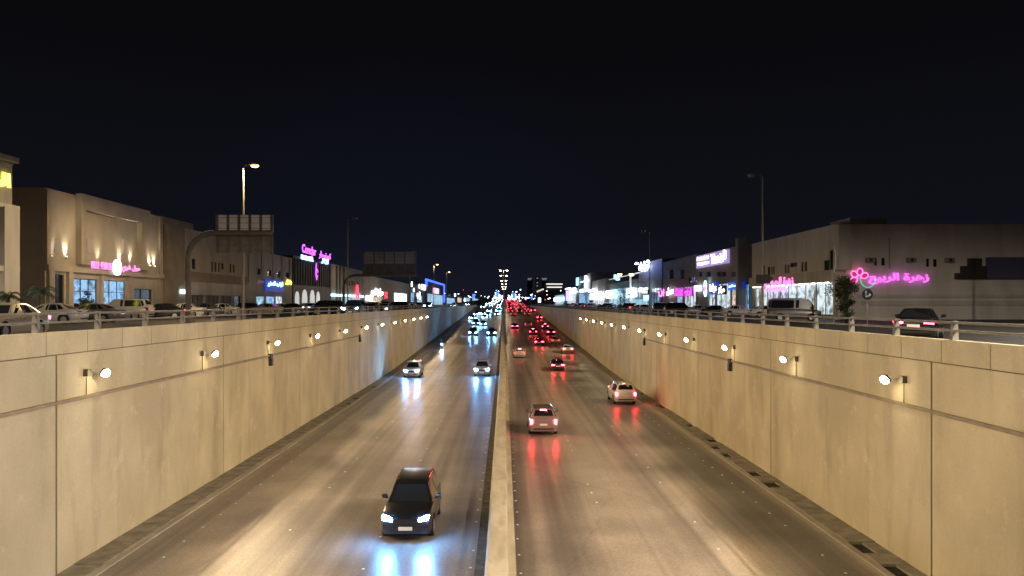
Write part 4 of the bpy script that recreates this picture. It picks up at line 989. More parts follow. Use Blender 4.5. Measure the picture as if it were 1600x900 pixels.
# far small buildings both sides, out to the horizon
def far_block(side, X, px0, px1, top_py, m, glowm, label, sign=None, lit_h=4.5):
    fr = Frame(side, X); a, c = sorted((fr.u(px0), fr.u(px1))); pm = (px0 + px1) / 2
    H = Z(pm, top_py, X)
    gz = ground_z(a)
    root, fr, off = building('far_building', label, side, X, a, c, H, m, [(a + (c - a) * .08, c - (c - a) * .08, gz + .4, min(gz + lit_h, H - .5), glowm, 5, 1, 'shop_window')] if glowm else [], 14)
    return root
far_block('L', -39, 696, 712, 462, stucco_g, shop_blue, 'first small far building right of the blue outlined one')
far_block('L', -39, 714, 722, 462, stucco_d, shop_warm, 'second small far building right of the blue outlined one')
far_block('L', -39, 724, 735, 464, stucco_g, shop_blue, 'third small far building on the left horizon')
far_block('L', -39, 737, 748, 466, stucco_d, shop_cyan, 'fourth small far building on the left horizon')
for px, py, hh, m_, lab in ((740, 463, 6, BLUE, 'narrow blue sign near the left horizon'), (777, 460, 7, BLUE, 'blue sign left of the far lamp row'), (711, 461, 4, CYAN, 'thin white sign near the left horizon'), (726, 469, 3, WHITE, 'small white sign near the left horizon'),
                            (803, 462, 7, BLUE, 'blue sign right of the far lamp row'), (831, 464, 4, BLUE, 'deep blue sign left of the two far towers'), (843, 469, 6, WHITE, 'square white sign at the foot of the far tower')):
    hh *= .55; D = 560; x = (px - CX) * D / F; z = EYE - (py - CY) * D / F
    b = MB(); b.box(x - hh * .28, x + hh * .28, D, D + .5, z - hh / 2, z + hh / 2); b.m = 1; b.box(x - .15, x + .15, D + .1, D + .4, ground_z(D), z - hh / 2)
    tag(b.build('roadside_sign', [m_, darksteel]), lab, 'sign')

# ------------------------------------------------------------------ right side
# R1: big flower shop building on the corner
uA, uB = frr.u(1305), frr.u(1175); H1 = Z(1305, 352, 35)
root, fr, off = building('flower_shop_building', 'large beige corner building with pink Arabic signs and a brightly lit flower shop', 'R', RX, uA, uB, H1, stucco_w,
    [(frr.u(b_), frr.u(a_), Z(a_, e_, 35), Z(a_, f_, 35), win_m, 1, 1) for a_, b_, e_, f_ in ((1191, 1195, 432, 415), (1199, 1203, 430, 417), (1204.5, 1206.5, 430, 417), (1207.5, 1210, 429, 416), (1226, 1228.6, 427, 413.5), (1230.5, 1233, 427, 413.5),
        (1234, 1246, 418, 411), (1252, 1255, 425, 409.5), (1257, 1260.5, 424, 409), (1287, 1296, 423, 407), (1296.01, 1313 - 9, 423, 391))] +
    [(frr.u(1186), frr.u(1180), .2, 3.5, shop_white, 1, 1, 'shop_window'), (frr.u(1216), frr.u(1189), .2, 3.7, shop_white, 3, 1, 'shop_window'), (frr.u(1272), frr.u(1218), .2, 3.7, shop_white, 4, 1, 'shop_window'), (frr.u(1303), frr.u(1274), .2, 3.7, shop_white, 2, 1, 'shop_window')], 27)
b = MB(); fr.box(b, uA - .02, uB - .01, 3.75, Z(1260, 424, 35) - .15, -.45, -.003); add(root, off, b, 'fascia', stucco_p)
b = MB(); 
for i in range(14): u = uA + .8 + i * (uB - uA - 1.5) / 14; fr.box(b, u, u + 1.1, 3.62, 3.72, -.40, -.30)
add(root, off, b, 'strip_lamp', strip_light)
b = MB(); b.box(RX + 2, RX + 6, uA + 1, uA + 6, H1, H1 + .9); add(root, off, b, 'roof_box', stucco_g)
# side wall details (facing the bridge)
fs = Frame('F', uA); SX = lambda px: (px - CX) * uA / F; SZ = lambda py: EYE - (py - CY) * uA / F
b = MB(); fs.box(b, SX(1305) + .0, SX(1325), SZ(422), H1, -.9, -.003); fs.box(b, SX(1305), SX(1325), .1, SZ(430), -.6, -.003); add(root, off, b, 'corner_bay', stucco_w)
for a_, c_, e_, f_ in ((1366, 1369.5, 415, 403), (1377, 1382, 415, 403), (1447, 1451, 417, 404), (1458, 1463, 417, 405)):
    b = MB(); fs.box(b, SX(a_), SX(c_), SZ(e_), SZ(f_), -.05, -.003); w_ = add(root, off, b, 'window', frame_m)
    b = MB(); fs.box(b, SX(a_) + .06, SX(c_) - .06, SZ(e_) + .06, SZ(f_) - .06, -.06, -.051); add(w_, Vector(), b, 'pane', win_m)
b = MB(); fs.box(b, SX(1491), SX(1538), SZ(436), SZ(427), -.5, -.003); fs.box(b, SX(1500), SX(1538), SZ(427), SZ(416), -.5, -.003); fs.box(b, SX(1511), SX(1530), SZ(416), SZ(404), -.5, -.003); add(root, off, b, 'recessed_louvre', mat('louvre', (.03, .028, .025), .8))
for px in (1358, 1422, 1482):
    b = MB(); fs.box(b, SX(px) - .45, SX(px) + .45, SZ(410), SZ(403), -.45, -.003); o = add(root, off, b, 'air_conditioner', mat('ac_grey', (.2, .2, .19), .6))
    b = MB(); b.cyl((SX(px), uA - .46, (SZ(410) + SZ(403)) / 2), (0, 1, 0), .17, .01, 14); add(o, Vector(), b, 'fan_grille', trim)
b = MB(); b.tube([(SX(1389), uA - .1, SZ(420)), (SX(1389), uA - .1, SZ(372))], .07, 6); add(root, off, b, 'drain_pipe', stucco_g)
b = MB(); fs.box(b, SX(1340), SX(1650), SZ(465), SZ(460), -.12, -.003); fs.box(b, SX(1345), SX(1650), SZ(477), SZ(470), -.12, -.003); add(root, off, b, 'stone_band', stucco_p)
b = MB(); fs.box(b, SX(1540), SX(1650), SZ(437), SZ(402), -.12, -.003); add(root, off, b, 'dark_hoarding', mat('hoarding', (.09, .09, .16), .6))
def flower(c, r, rt, m):
    """five open petals and a green curved stem"""
    b = MB(); rt = Vector(rt); up = Vector((0, 0, 1)); c = Vector(c)
    for k in range(5):
        if k == 4: continue
        a = math.radians(20 + 62 * k); d = rt * math.cos(a) + up * math.sin(a); s_ = rt * -math.sin(a) + up * math.cos(a)
        pts = [c + d * (r * .15)] + [c + d * (r * (.62 + .38 * math.cos(t))) + s_ * (r * .30 * math.sin(t)) for t in [math.pi - 2 * math.pi * j / 10 for j in range(11)]]
        b.tube(pts, r * .055, 5)
        b.m = 1; b.face([tuple(c + d * (r * (.62 + .30 * math.cos(t))) + s_ * (r * .22 * math.sin(t))) for t in [2 * math.pi * j / 10 for j in range(10)]]); b.m = 0
    return b
pinkfill = glow('petal_pink', (1.0, .10, .45), 1.4)
c = (SX(1340), uA - .35, SZ(434)); o = tag(flower(c, 1.0, (1, 0, 0), None).build('flower_emblem', [glow('petal_neon', (1.0, .18, .55), 2.2), glow('petal_fill', (.75, .04, .25), .55)]), 'pink neon flower with green stem on the dark side wall', 'sign')
g_ = MB(); g_.tube([Vector(c) + Vector((0 + .1 + .8 * (1 - math.cos(t)), -.05, -1.0 * math.sin(t) - .05)) for t in [k * math.pi / 10 for k in range(11)]], .05, 5); g_.build('stem', GRN, o)
o = text('wall_lettering', arabic('زهرة الربيع'), 'F', (SX(1402), uA - .25, SZ(435.5)), SX(1449) - SX(1355), SZ(427) - SZ(445), PINKW2, bold=.03, depth=.12); tag(o, 'large pink Arabic lettering on the dark side wall of the corner building', 'sign')
o = text('shop_lettering', arabic('زهرة الربيع'), 'R', (RX - .50, (frr.u(1210) + frr.u(1246)) / 2, Z(1228, 442, 35)), frr.u(1210) - frr.u(1246), 1.5, glow('neon_rose', (1.0, .15, .5), 2.8), bold=.02); tag(o, 'rose pink Arabic lettering above the bright flower shop window', 'sign')
o = text('shop_lettering', 'SPRING FLOWER', 'R', (RX - .50, (frr.u(1206) + frr.u(1234)) / 2, Z(1220, 452, 35)), frr.u(1206) - frr.u(1234), .62, VIO, bold=.03); tag(o, 'small violet Latin lettering below the rose pink lettering', 'sign')
o = tag(flower((RX - .55, frr.u(1204), Z(1204, 446, 35)), 1.0, (0, -1, 0), None).build('flower_emblem', [MATS['petal_neon'], MATS['petal_fill']]), 'small pink neon flower beside the rose pink shop lettering', 'sign')

# R2: recessed dark slot and shop row with the lilac light box
uC = frr.u(1090)
H2 = Z(1130, 391, 35)
root, fr, off = building('clinic_building', 'dark beige building with a lilac light box on its roof and blue shop signs', 'R', RX, uB + 2.5, uC, H2, stucco_g,
    [(frr.u(1170), frr.u(1158), .2, 4.2, shop_blue, 1, 1, 'shop_window'), (frr.u(1155), frr.u(1142), .2, 4.4, shop_warm, 2, 1, 'shop_window'), (frr.u(1141), frr.u(1119), .2, 4.6, shop_white, 3, 1, 'shop_window'), (frr.u(1117), frr.u(1107), .2, 4.6, shop_white, 2, 1, 'shop_window')], 14)
b = MB(); fr.box(b, uB + 2.6, frr.u(1162), .1, H2 + 1.0, -1.2, -.003); add(root, off, b, 'stair_tower', stucco_g)
for px, w_ in ((1096, .5), (1109, .6), (1125, .5), (1132, .8), (1150, 1.0)):
    b = MB(); u = frr.u(px); fr.box(b, u - w_, u + w_, Z(px, 432, 35), Z(px, 425, 35), -.4, -.003); add(root, off, b, 'air_conditioner', mat('ac_dark', (.06, .06, .058), .7))
b = MB(); ul, ur = frr.u(1141), frr.u(1092); zt, zb = Z(1092, 401, 35), Z(1092, 419.5, 35)
frr.box(b, ul, ur, zb, zt, -.5, -.1); o = b.build('light_box', LILAC); tag(o, 'long lilac light box with white lettering on the clinic roof', 'sign')
t = text('lettering', 'Taleen', 'R', (RX - .52, frr.u(1122), (zt + zb) / 2 + .0), frr.u(1114.5) - frr.u(1127), 1.55, WHITE, bold=.02); t.parent = o
t = text('lettering', arabic('تالين'), 'R', (RX - .52, frr.u(1134.5), (zt + zb) / 2 + .1), frr.u(1129) - frr.u(1139.5), 1.9, WHITE, bold=.03); t.parent = o
for zz, tx in ((.55, 'Nutrition Center'), (-.45, 'Weight loss')):
    t = text('lettering', tx, 'R', (RX - .52, frr.u(1103), (zt + zb) / 2 + zz), frr.u(1094) - frr.u(1112), .55, WHITE, bold=.05); t.parent = o
def shopsign(px0, px1, py0, py1, m, name, lab, tx=None, tm=None, th=.5, X=35, th2=None):
    b = MB(); f_ = Frame('R', X); a, c = f_.u(px1), f_.u(px0); pm = (px0 + px1) / 2; z1, z0 = Z(pm, py0, X), Z(pm, py1, X)
    f_.box(b, a, c, z0, z1, -.55, -.3); o = b.build(name, m); tag(o, lab, 'sign')
    if tx:
        t = text('lettering', tx, 'R', (X - .57, (a + c) / 2, (z0 + z1) / 2), (c - a) * .82, (z1 - z0) * th, tm or WHITE, bold=.03); t.parent = o
    return o
shopsign(1143, 1157, 441, 453, glow('board_blue', (.01, .09, .75), .9), 'sign_board', 'bright blue sign board with small white writing', arabic('مختبر'), SKY, .4)
shopsign(1157.5, 1168, 440, 451, glow('board_navy', (.005, .02, .35), .8), 'sign_board', 'plain deep blue sign board beside the bright blue one')
shopsign(1113, 1126, 441, 460, glow('board_blue_dim', (.01, .04, .4), .6), 'sign_board', 'blue sign board with a white arch emblem', arabic('عيادة'), WHITE, .75)
o = shopsign(1127, 1139, 446, 460, mat('board_dark', (.03, .03, .03), .6), 'sign_board', 'dark board with warm white lettering over the lit shop', arabic('مركز'), glow('sign_warm', (1, .93, .8), 4), .8)
b = MB(); u = frr.u(1109)
for dz, m_ in ((.75, CYAN), (-.9, CYAN)): pass
b.m = 0; b.cyl((RX - .7, u, Z(1109, 446, 35)), (-1, 0, 0), .85, .12, 20); b.cyl((RX - .7, u, Z(1109, 456, 35)), (-1, 0, 0), .85, .12, 20); b.m = 1; b.cyl((RX - .68, u, Z(1109, 451, 35)), (-1, 0, 0), .7, .16, 20)
tag(b.build('figure_eight_sign', [CYAN, VIO]), 'pale blue sign of two stacked discs left of the white arch emblem', 'sign')
shopsign(1089, 1099, 446, 455, glow('board_pale', (.9, .85, 1), 2.2), 'light_box', 'small pale square light box beside the purple sign')
# R3
uD = frr.u(1036)
root, fr, off = building('rough_building', 'dim brown building with air conditioners above the purple sign', 'R', RX, uC + .6, uD, Z(1060, 405, 35), stucco_g,
    [(frr.u(1066), frr.u(1057), .2, 4.6, shop_cyan, 2, 1, 'shop_window'), (frr.u(1087), frr.u(1069), .2, 4.6, shop_white, 4, 1, 'shop_window'), (frr.u(1088), frr.u(1076), Z(1080, 442, 35), Z(1080, 432, 35), win_m, 1, 1)], 14)
for px in (1046, 1050, 1063, 1067):
    b = MB(); u = frr.u(px); fr.box(b, u - 1.1, u + 1.1, Z(px, 436, 35), Z(px, 422, 35), -.7, -.003); add(root, off, b, 'balcony', stucco_d)
o = shopsign(1057, 1086.5, 450, 463, MAG, 'purple_sign', 'wide purple sign with two lines of pink lettering')
um = frr.u(1072)
for tx, px0, px1, py, hh in ((arabic('تجهيز وزفاف'), 1058.5, 1072, 453.5, 1.1), (arabic('تأجير العروس'), 1074, 1085.5, 454, 1.0), ('BRIDAL DRESS', 1059, 1072, 460, .6), (arabic('الفستان'), 1075, 1085.5, 459.6, .9)):
    t = text('lettering', tx, 'R', (RX - .58, (frr.u(px0) + frr.u(px1)) / 2, Z((px0 + px1) / 2, py, 35)), frr.u(px0) - frr.u(px1), hh, glow('neon_fuchsia', (1, .12, .85), 1.0), bold=.03); t.parent = o
b = text('white_lettering', arabic('عسل'), 'R', (RX - .4, frr.u(1050), Z(1050, 455.5, 35)), frr.u(1045) - frr.u(1056), 1.7, WHITE, bold=.06); tag(b, 'white Arabic lettering left of the purple sign', 'sign')
b = text('pink_white_lettering', arabic('بن'), 'R', (RX - .4, frr.u(1036.5), Z(1036.5, 457, 35)), 6, 2.0, PINKW, bold=.05); tag(b, 'pinkish white lettering at the left end of the dim brown building', 'sign')

# R4: tall dark building with the white blue roof sign
uE = frr.u(998)
root, fr, off = building('tall_dark_building', 'tall dark blue-lit block carrying a white roof sign with two floodlights', 'R', RX, uD + 1, uE, Z(1015, 410, 35), stucco_d, [(frr.u(1030), frr.u(1012), .4, 5, win_m, 4, 1)], 16)
Dm = frr.u(1010)
o = text('roof_lettering', arabic('سيراميك'), 'R', (RX - .5, Dm, Z(1010, 416.5, 35)), frr.u(1002) - frr.u(1019), 2.6, glow('roof_sign', (.55, .65, 1), 7), bold=.06, depth=.2); tag(o, 'blazing white blue lettering near the roof of the tall dark block', 'sign')
for px, py in ((1001, 411), (1019.5, 407.5)):
    b = MB(); u = frr.u(px); z = Z(px, py, 35); b.cyl((RX - 1.0, u, z - .35), (0, 0, 1), .5, .5, 12, .35); b.m = 1; b.tube([(RX, u, z - .8), (RX - 1.0, u, z - .3)], .06, 5)
    tag(b.build('roof_floodlight', [glow('roof_flood', (.7, .8, 1), 9), darksteel]), 'left roof floodlight of the tall dark block' if px < 1010 else 'right roof floodlight of the tall dark block', 'floodlight')
lamp('POINT', 'sign_spill', (RX - 3, Dm, Z(1010, 414, 35)), 1500, (.2, .3, 1), None, .3)

# R5..: the bright row of far shops
rowm = [('R', RX, 948, 996, 441, stucco_d, shop_cyan, 'long low far building behind the bright blue white shops', 6),
        ('R', RX, 925, 946, 438, stucco_g, shop_white, 'far building with pale lit upper floor left of the bright shops', 6),
        ('R', RX, 903, 923, 430, stucco_d, shop_blue, 'far slim building with light strips on its edges', 6),
        ('R', RX, 885, 901, 452, stucco_g, shop_white, 'small far building with stacked round signs', 7),
        ('R', RX, 866, 883, 460, stucco_d, shop_cyan, 'last low far building before the road vanishes on the right', 8)]
for s_, X, a_, c_, t_, m_, gl, lab, lh in rowm: far_block(s_, X, a_, c_, t_, m_, gl, lab, lit_h=lh)
cyw = glow('far_white', (.75, .93, 1), 4.5); cyd = glow('far_cyan', (.35, .75, 1), 2.2); wrm = glow('far_warm', (1, .78, .45), 6)
items = [(980, 994, 451, 464, cyw, 'big pale screen with a blue patch among the far right shops'), (948, 957, 454, 466, cyw, 'bright white board left of the big pale screen'), (958, 964, 453, 463, cyd, 'pale blue board next to the bright white board'),
         (923, 940, 458, 468, glow('far_pinkwhite', (1, .86, .95), 4), 'bright pinkish white board in the far right shops'), (941, 947, 459, 464, cyw, 'small white board right of the pinkish one'), (1000, 1003, 450, 456, cyw, 'small ladder-like white sign beside the tall dark block'), (1006, 1011, 450, 453, cyw, 'small upper white sign beside the tall dark block'),
         (1005, 1010, 455, 458, glow('far_rose', (1, .5, .7), 3), 'small pinkish sign beside the tall dark block'), (979, 1014, 468, 478, shop_cyan, 'wide pale blue shop window under the big screen'), (1007, 1014, 461, 470, cyd, 'pale blue lit panel right of the big screen'),
         (884, 891, 450, 452, cyw, 'flat white sign on the round-sign building'), (885, 890, 454, 470, glow('far_lilac', (.7, .6, .85), 1.2), 'lilac lit column of the round-sign building'), (892, 899, 450, 453, cyw, 'upper white line sign above the far round-sign building'), (891, 901, 455, 458, cyw, 'lower white line sign above the far round-sign building'),
         (907, 911, 452, 457, cyw, 'small square white sign on the slim far building'), (866, 874, 465, 471, cyw, 'white lettering block at the end of the right shops'), (876, 882, 464, 470, cyd, 'pale blue round sign at the end of the right shops'), (920, 930, 452, 456, WHITE, 'thin white script sign over the pinkish board'),
         (901, 903.5, 434, 446, cyd, 'left thin light strip of the slim far building'), (914, 916.5, 431, 456, cyw, 'right thin light strip of the slim far building'), (908, 920, 438.5, 440, glow('far_orchid', (.9, .6, 1), 3), 'short cross bar of light on the slim far building')]
for a_, c_, t_, b_, m_, lab in items:
    b = MB(); X = 34.0 if c_ < 1000 else 33.5; f_ = Frame('R', X); u_, v_ = f_.u(c_), f_.u(a_); pm = (a_ + c_) / 2
    f_.box(b, u_, v_, Z(pm, b_, X), Z(pm, t_, X), -.3, .2)
    o = b.build('shop_sign', m_); tag(o, lab, 'sign')
    if lab.startswith('big pale'):
        g_ = MB(); f_.box(g_, f_.u(988), f_.u(983), Z(985, 462, X), Z(985, 458.5, X), -.36, -.31); g_.build('blue_patch', glow('patch', (.02, .2, .8), 1.5), o)
for px, hgt, lab in ((970, 462, 'dark tree between the white board and the big pale screen, left one'), (974.5, 461, 'dark tree between the white board and the big pale screen, right one')): pass
# far hanging lights on a long canopy
b = MB(); X = 33.0; f_ = Frame('R', X)
b.tube([f_.P(f_.u(952), Z(952, 437, X), 0), f_.P(f_.u(1000), Z(1000, 426, X), 0)], .16, 5); b.tube([f_.P(f_.u(985), Z(985, 430, X), 0), f_.P(f_.u(985), 0, 0)], .25, 6)
o = tag(b.build('lit_crane_arm', glow('arm_glow', (.8, .75, .65), .5)), 'long thin lit arm on a post with two blazing lamps above the far shops', 'lamp')
for px, py in ((970.5, 428), (989.5, 428)):
    g_ = MB(); g_.cyl(f_.P(f_.u(px), Z(px, py, X), -.4), (0, 0, -1), .75, .5, 12, .4); g_.build('lamp_head', wrm, o)
b = MB()
for px, py, s_ in ((961, 432, 1.2), (964, 434, 1.2), (966.5, 434, 1.2)): u = f_.u(px); f_.box(b, u - 1.2, u + 1.2, Z(px, py + 4, X), Z(px, py - 3, X), -.2, .2)
tag(b.build('hanging_panels', cyd), 'pale blue hanging panels below the long lit arm', 'sign')

# far towers and the bar-lit block
def tower(px0, px1, py, D, m, lab, bars, name='tower'):
    x0, x1 = (px0 - CX) * D / F, (px1 - CX) * D / F; zt = EYE - (py - CY) * D / F
    root = empty(name, ((x0 + x1) / 2, D, ground_z(D)), 0, lab, 'tower')
    off = -Vector(root.location)
    b = MB(); b.box(x0, x1, D, D + (x1 - x0) * .8, 0, zt); add(root, off, b, 'wall', m)
    for a_, c_, t_, b_, mm in bars:
        g_ = MB(); g_.box((a_ - CX) * D / F, (c_ - CX) * D / F, D - .8, D - .1, EYE - (b_ - CY) * D / F, EYE - (t_ - CY) * D / F); add(root, off, g_, 'light_bar', mm)
dimw = glow('dim_bar', (.7, .75, .85), .35); barw = glow('bar_white', (1, .97, .85), 1.3)
tower(837, 842, 432, 1500, stucco_d, 'slim far tower with a faint column of lights', [(838.5, 840.5, t, t + 1.5, dimw) for t in (434, 441, 446, 451, 456)])
tower(824, 832, 434, 1600, stucco_d, 'far dark block with faint top lights, left of the slim tower', [(824.5, 831, 434.6, 435.4, dimw), (824.5, 830, 436.6, 437.4, dimw)])
tower(846, 855, 434, 1550, stucco_d, 'far dark block with faint top lights, right of the slim tower', [(846.5, 854.5, 434.6, 435.4, dimw), (847, 854, 436.6, 437.4, dimw)])
tower(852, 880, 442, 900, stucco_d, 'wide far block with two bright horizontal light bars at its top', [(853.5, 879, 443.2, 444.6, barw), (854.5, 878, 448, 449.4, barw)], 'far_block')
tower(838, 851, 451, 700, stucco_d, 'far lower block with a slanting string of lights on its roof', [(839 + i * 2.2, 840.4 + i * 2.2, 454.5 - i * .9, 456.5 - i * .9, barw) for i in range(5)], 'far_block')

# ------------------------------------------------------------------ street lamps
LAMPC = (1.0, .72, .40); bulb = glow('sodium_bulb', (1.0, .60, .20), 12); bulb_off = mat('lamp_glass_off', (.3, .3, .28), .2)
pole_m = mat('pole_steel', (.22, .20, .17), .5, .5)
def street_lamp(x, y, h, sg, lit, label, power=0, group=None, thick=.11, lc=None):
    root = empty('street_lamp', (x, y, ground_z(y) + (RZ if x > 0 else 0)), 0, label, 'street lamp', group)
    MB().cyl((0, 0, 0), (0, 0, 1), thick * 1.7, .9, 12, thick * 1.5).build('base', pole_m, root, smooth=40)
    b = MB(); b.tube([(0, 0, .9), (0, 0, h - .25), (sg * .12, 0, h - .05), (sg * .7, 0, h + .05)], [thick, thick * .6, thick * .5, thick * .45], 10); b.build('pole', pole_m, root, smooth=50)
    b = MB(); b.prism([(sg * .6, h - .02), (sg * .75, h + .12), (sg * 1.15, h + .12), (sg * 1.35, h + .0), (sg * 1.1, h - .04)], 'y', -.16, .16); b.build('lamp_head', pole_m, root)
    g_ = MB(); q = Matrix.Translation((sg * .98, 0, h - .05)); seg = 12
    rg = [[tuple(q @ Vector((.34 * math.cos(2*math.pi*k/seg) * c_, .26 * math.sin(2*math.pi*k/seg) * c_, z_))) for k in range(seg)] for c_, z_ in ((1, 0), (.9, -.07), (.6, -.13), (.2, -.15))]
    for r0, r1 in zip(rg, rg[1:]):
        for k in range(seg): l = (k + 1) % seg; g_.face([r0[k], r1[k], r1[l], r0[l]])
    g_.face(rg[-1]); g_.build('lamp_glass', bulb if lit else bulb_off, root, smooth=True)
    if power: lamp('SPOT', 'lamp_light', (sg * .98, 0, h - .25), power, lc or LAMPC, root, .15, 176, .25, (0, 0, -1))
    return root
GS = 'street lamps along the left street'
street_lamp(-22, 64.7, 13.1, 1, True, 'tall lit street lamp in front of the brown shops, warm yellow', 15000, GS, .14)
street_lamp(-21.2, 104, 13.0, 1, False, 'tall unlit street lamp between the neon building and the far billboard', 0, GS)
street_lamp(-21.2, 172, 13.0, 1, True, 'lit street lamp at the right edge of the far billboard', 9000, GS)
street_lamp(-20.8, 227, 13.0, 1, True, 'lit street lamp, first to the right of the far billboard', 6000, GS)
street_lamp(-21.2, 282, 13.0, 1, True, 'small lit street lamp, second to the right of the far billboard', 3000, GS)
street_lamp(-22, 12, 13.0, 1, True, 'unseen street lamp added beside the bridge at left, to light the facades', 27000, GS, .11, (1, .80, .55))  # unseen lamp, added to brighten the left facades and sign panels
street_lamp(22.7, 67.5, 13.0, -1, False, 'tall unlit street lamp behind the right guardrail with an arrow board', 0)
street_lamp(22.7, 120, 13.0, -1, False, 'far unlit street lamp above the right shops', 0)
street_lamp(22.7, 14, 13.0, -1, True, 'unseen street lamp added beside the bridge at right, to light the side wall', 52000, None, .11, (1, .84, .66))  # unseen lamp, added to lift the right-hand walls
street_lamp(37.5, 52, 12.5, -1, True, 'unseen street lamp added in the side street, to light the corner building', 3800, None, .11, (1, .86, .72))  # unseen lamp, added because the corner building's side wall was too dark
# arrow board on the unlit lamp
b = MB(); z = Z(1195, 436, D=67.5)
b.prism([((1182 - CX) * 67.2 / F, z - .42), ((1201 - CX) * 67.2 / F, z - .42), ((1208 - CX) * 67.2 / F, z), ((1201 - CX) * 67.2 / F, z + .38), ((1182 - CX) * 67.2 / F, z + .38)], 'y', 67.1, 67.3)
tag(b.build('arrow_board', mat('board_black', (.012, .012, .014), .6)), 'black arrow-shaped board pointing right on the unlit lamp post', 'sign')
# twin lamps on the far median
for i, D in enumerate((276, 328, 403, 486, 590, 720)):
    root = empty('twin_street_lamp', (-.23, D, road_z(D)), 0, f'twin-armed lit lamp on the median, {["nearest and highest", "second", "third", "fourth", "fifth", "smallest"][i]} of the far stack', 'street lamp', 'twin lamps on the far median')
    hh = 13.2 - road_z(D) + ground_z(D) * .6
    MB().cyl((0, 0, 0), (0, 0, 1), .14, hh, 8, .08).build('pole', pole_m, root)
    for s_ in (-1, 1):
        b = MB(); b.tube([(0, 0, hh - .1), (s_ * .6, 0, hh + .12), (s_ * 1.0, 0, hh + .12)], .05, 6); b.build('arm', pole_m, root)
        b = MB(); b.cyl((s_ * 1.2, -.1, hh + .12), (0, 0, -1), .34 + D * .0004, .22, 12, .2); b.build('lamp_head', glow('twin_bulb', (1.0, .80, .55), 26), root)
    if i < 3: lamp('POINT', 'lamp_light', (0, 0, hh - .4), 2500, LAMPC, root, .3)

# ------------------------------------------------------------------ gantries seen from behind
gantry_m = noisy('gantry_steel', (.10, .09, .08), (.15, .135, .12), 1.5, rough=.6, bump=0)
def gantry(D, x_pole, px_curve, zarm, px0, px1, py0, pym, py1, r, label, sw, sw2):
    root = empty('road_sign_gantry', (x_pole, D, 0), 0, label, 'gantry')
    off = Vector((-x_pole, -D, 0)); X = lambda px: (px - CX) * D / F; Zp = lambda py: EYE - (py - CY) * D / F
    R_ = X(px_curve) - x_pole
    pts = [(x_pole, D, 0), (x_pole, D, zarm - R_ * 1.0)] + [(x_pole + R_ * (1 - math.cos(t)), D, zarm - R_ + R_ * math.sin(t)) for t in [math.pi / 2 * k / 8 for k in range(1, 9)]] + [(X(px1), D, zarm)]
    b = MB(); b.tube(pts, r, 10); add(root, off, b, 'arched_post', gantry_m, smooth=50)
    zm = Zp(pym)
    b = MB(); b.box(X(px0), X(px1), D + r + .12, D + r + .16, zm, Zp(py0)); add(root, off, b, 'sign_panel', sw)
    b = MB(); b.box(X(px0), X(px1), D + r + .12, D + r + .16, Zp(py1), zm - .004); add(root, off, b, 'sign_panel', sw2)
    b = MB(); n = 6
    for i in range(n): x = X(px0) + (X(px1) - X(px0)) * (i + .12) / (n - .76); b.box(x - .09, x + .09, D + r, D + r + .10, Zp(py1), Zp(py0))
    k = 7
    for i in range(k): z = Zp(py1) + (Zp(py0) - Zp(py1)) * (i + .5) / k; b.box(X(px0), X(px1), D + r + .102, D + r + .117, z - .012, z + .012)
    add(root, off, b, 'stiffener', gantry_m)
    b = MB(); b.box(x_pole - r * 1.8, x_pole + r * 1.8, D - r * 1.8, D + r * 1.8, 0, .12); add(root, off, b, 'base_plate', gantry_m)
    return root
panel_m = noisy('panel_back', (.78, .79, .84), (.85, .86, .90), 2, rough=.5, bump=0)
gantry(58, (294 - CX) * 58 / F, 333, EYE + 110 * 58 / F, 335, 425, 335, 362, 395, .21, 'brown curved steel gantry holding the back of a large grey sign', panel_m, noisy('panel_lower', (.13, .125, .12), (.20, .19, .18), 2, rough=.6, bump=0))
gantry(112, (537 - CX) * 112 / F, 556, EYE + 44 * 112 / F, 566, 650, 393, 412, 431, .20, 'second curved gantry with the back of a wide dark sign, farther off', noisy('panel_back_dark', (.25, .25, .27), (.33, .33, .35), 1, rough=.6, bump=0), noisy('panel_back_darker', (.07, .07, .075), (.11, .11, .115), 1, rough=.6, bump=0))

# round arrow sign, small posts
x, y = (1355 - CX) * 62 / F, 62
root = empty('round_road_sign', (x, y, RZ), 0, 'round dark traffic sign with pale arrows on a thin post, right side', 'traffic sign')
b = MB(); b.tube([(0, 0, 0), (0, 0, 2.4)], .035, 6); b.build('post', steel, root)
b = MB(); b.cyl((0, -.04, 2.42), (0, -1, 0), .44, .02, 24); b.build('disc', mat('sign_navy', (.015, .02, .05), .5), root)
b = MB(); zc = 2.42
b.prism([(-.16, zc - .26), (-.10, zc - .26), (-.10, zc + .16), (-.04, zc + .16), (-.13, zc + .32), (-.22, zc + .16), (-.16, zc + .16)], 'y', -.075, -.062)
b.prism([(-.09, zc - .18), (-.02, zc - .22), (.12, zc - .08), (.12, zc - .2), (.30, zc - .02), (.12, zc + .12), (.12, zc), (.0, zc - .10), (-.09, zc - .1)], 'y', -.075, -.062)
b.build('arrow', mat('sign_arrow', (.6, .6, .58), .5), root)

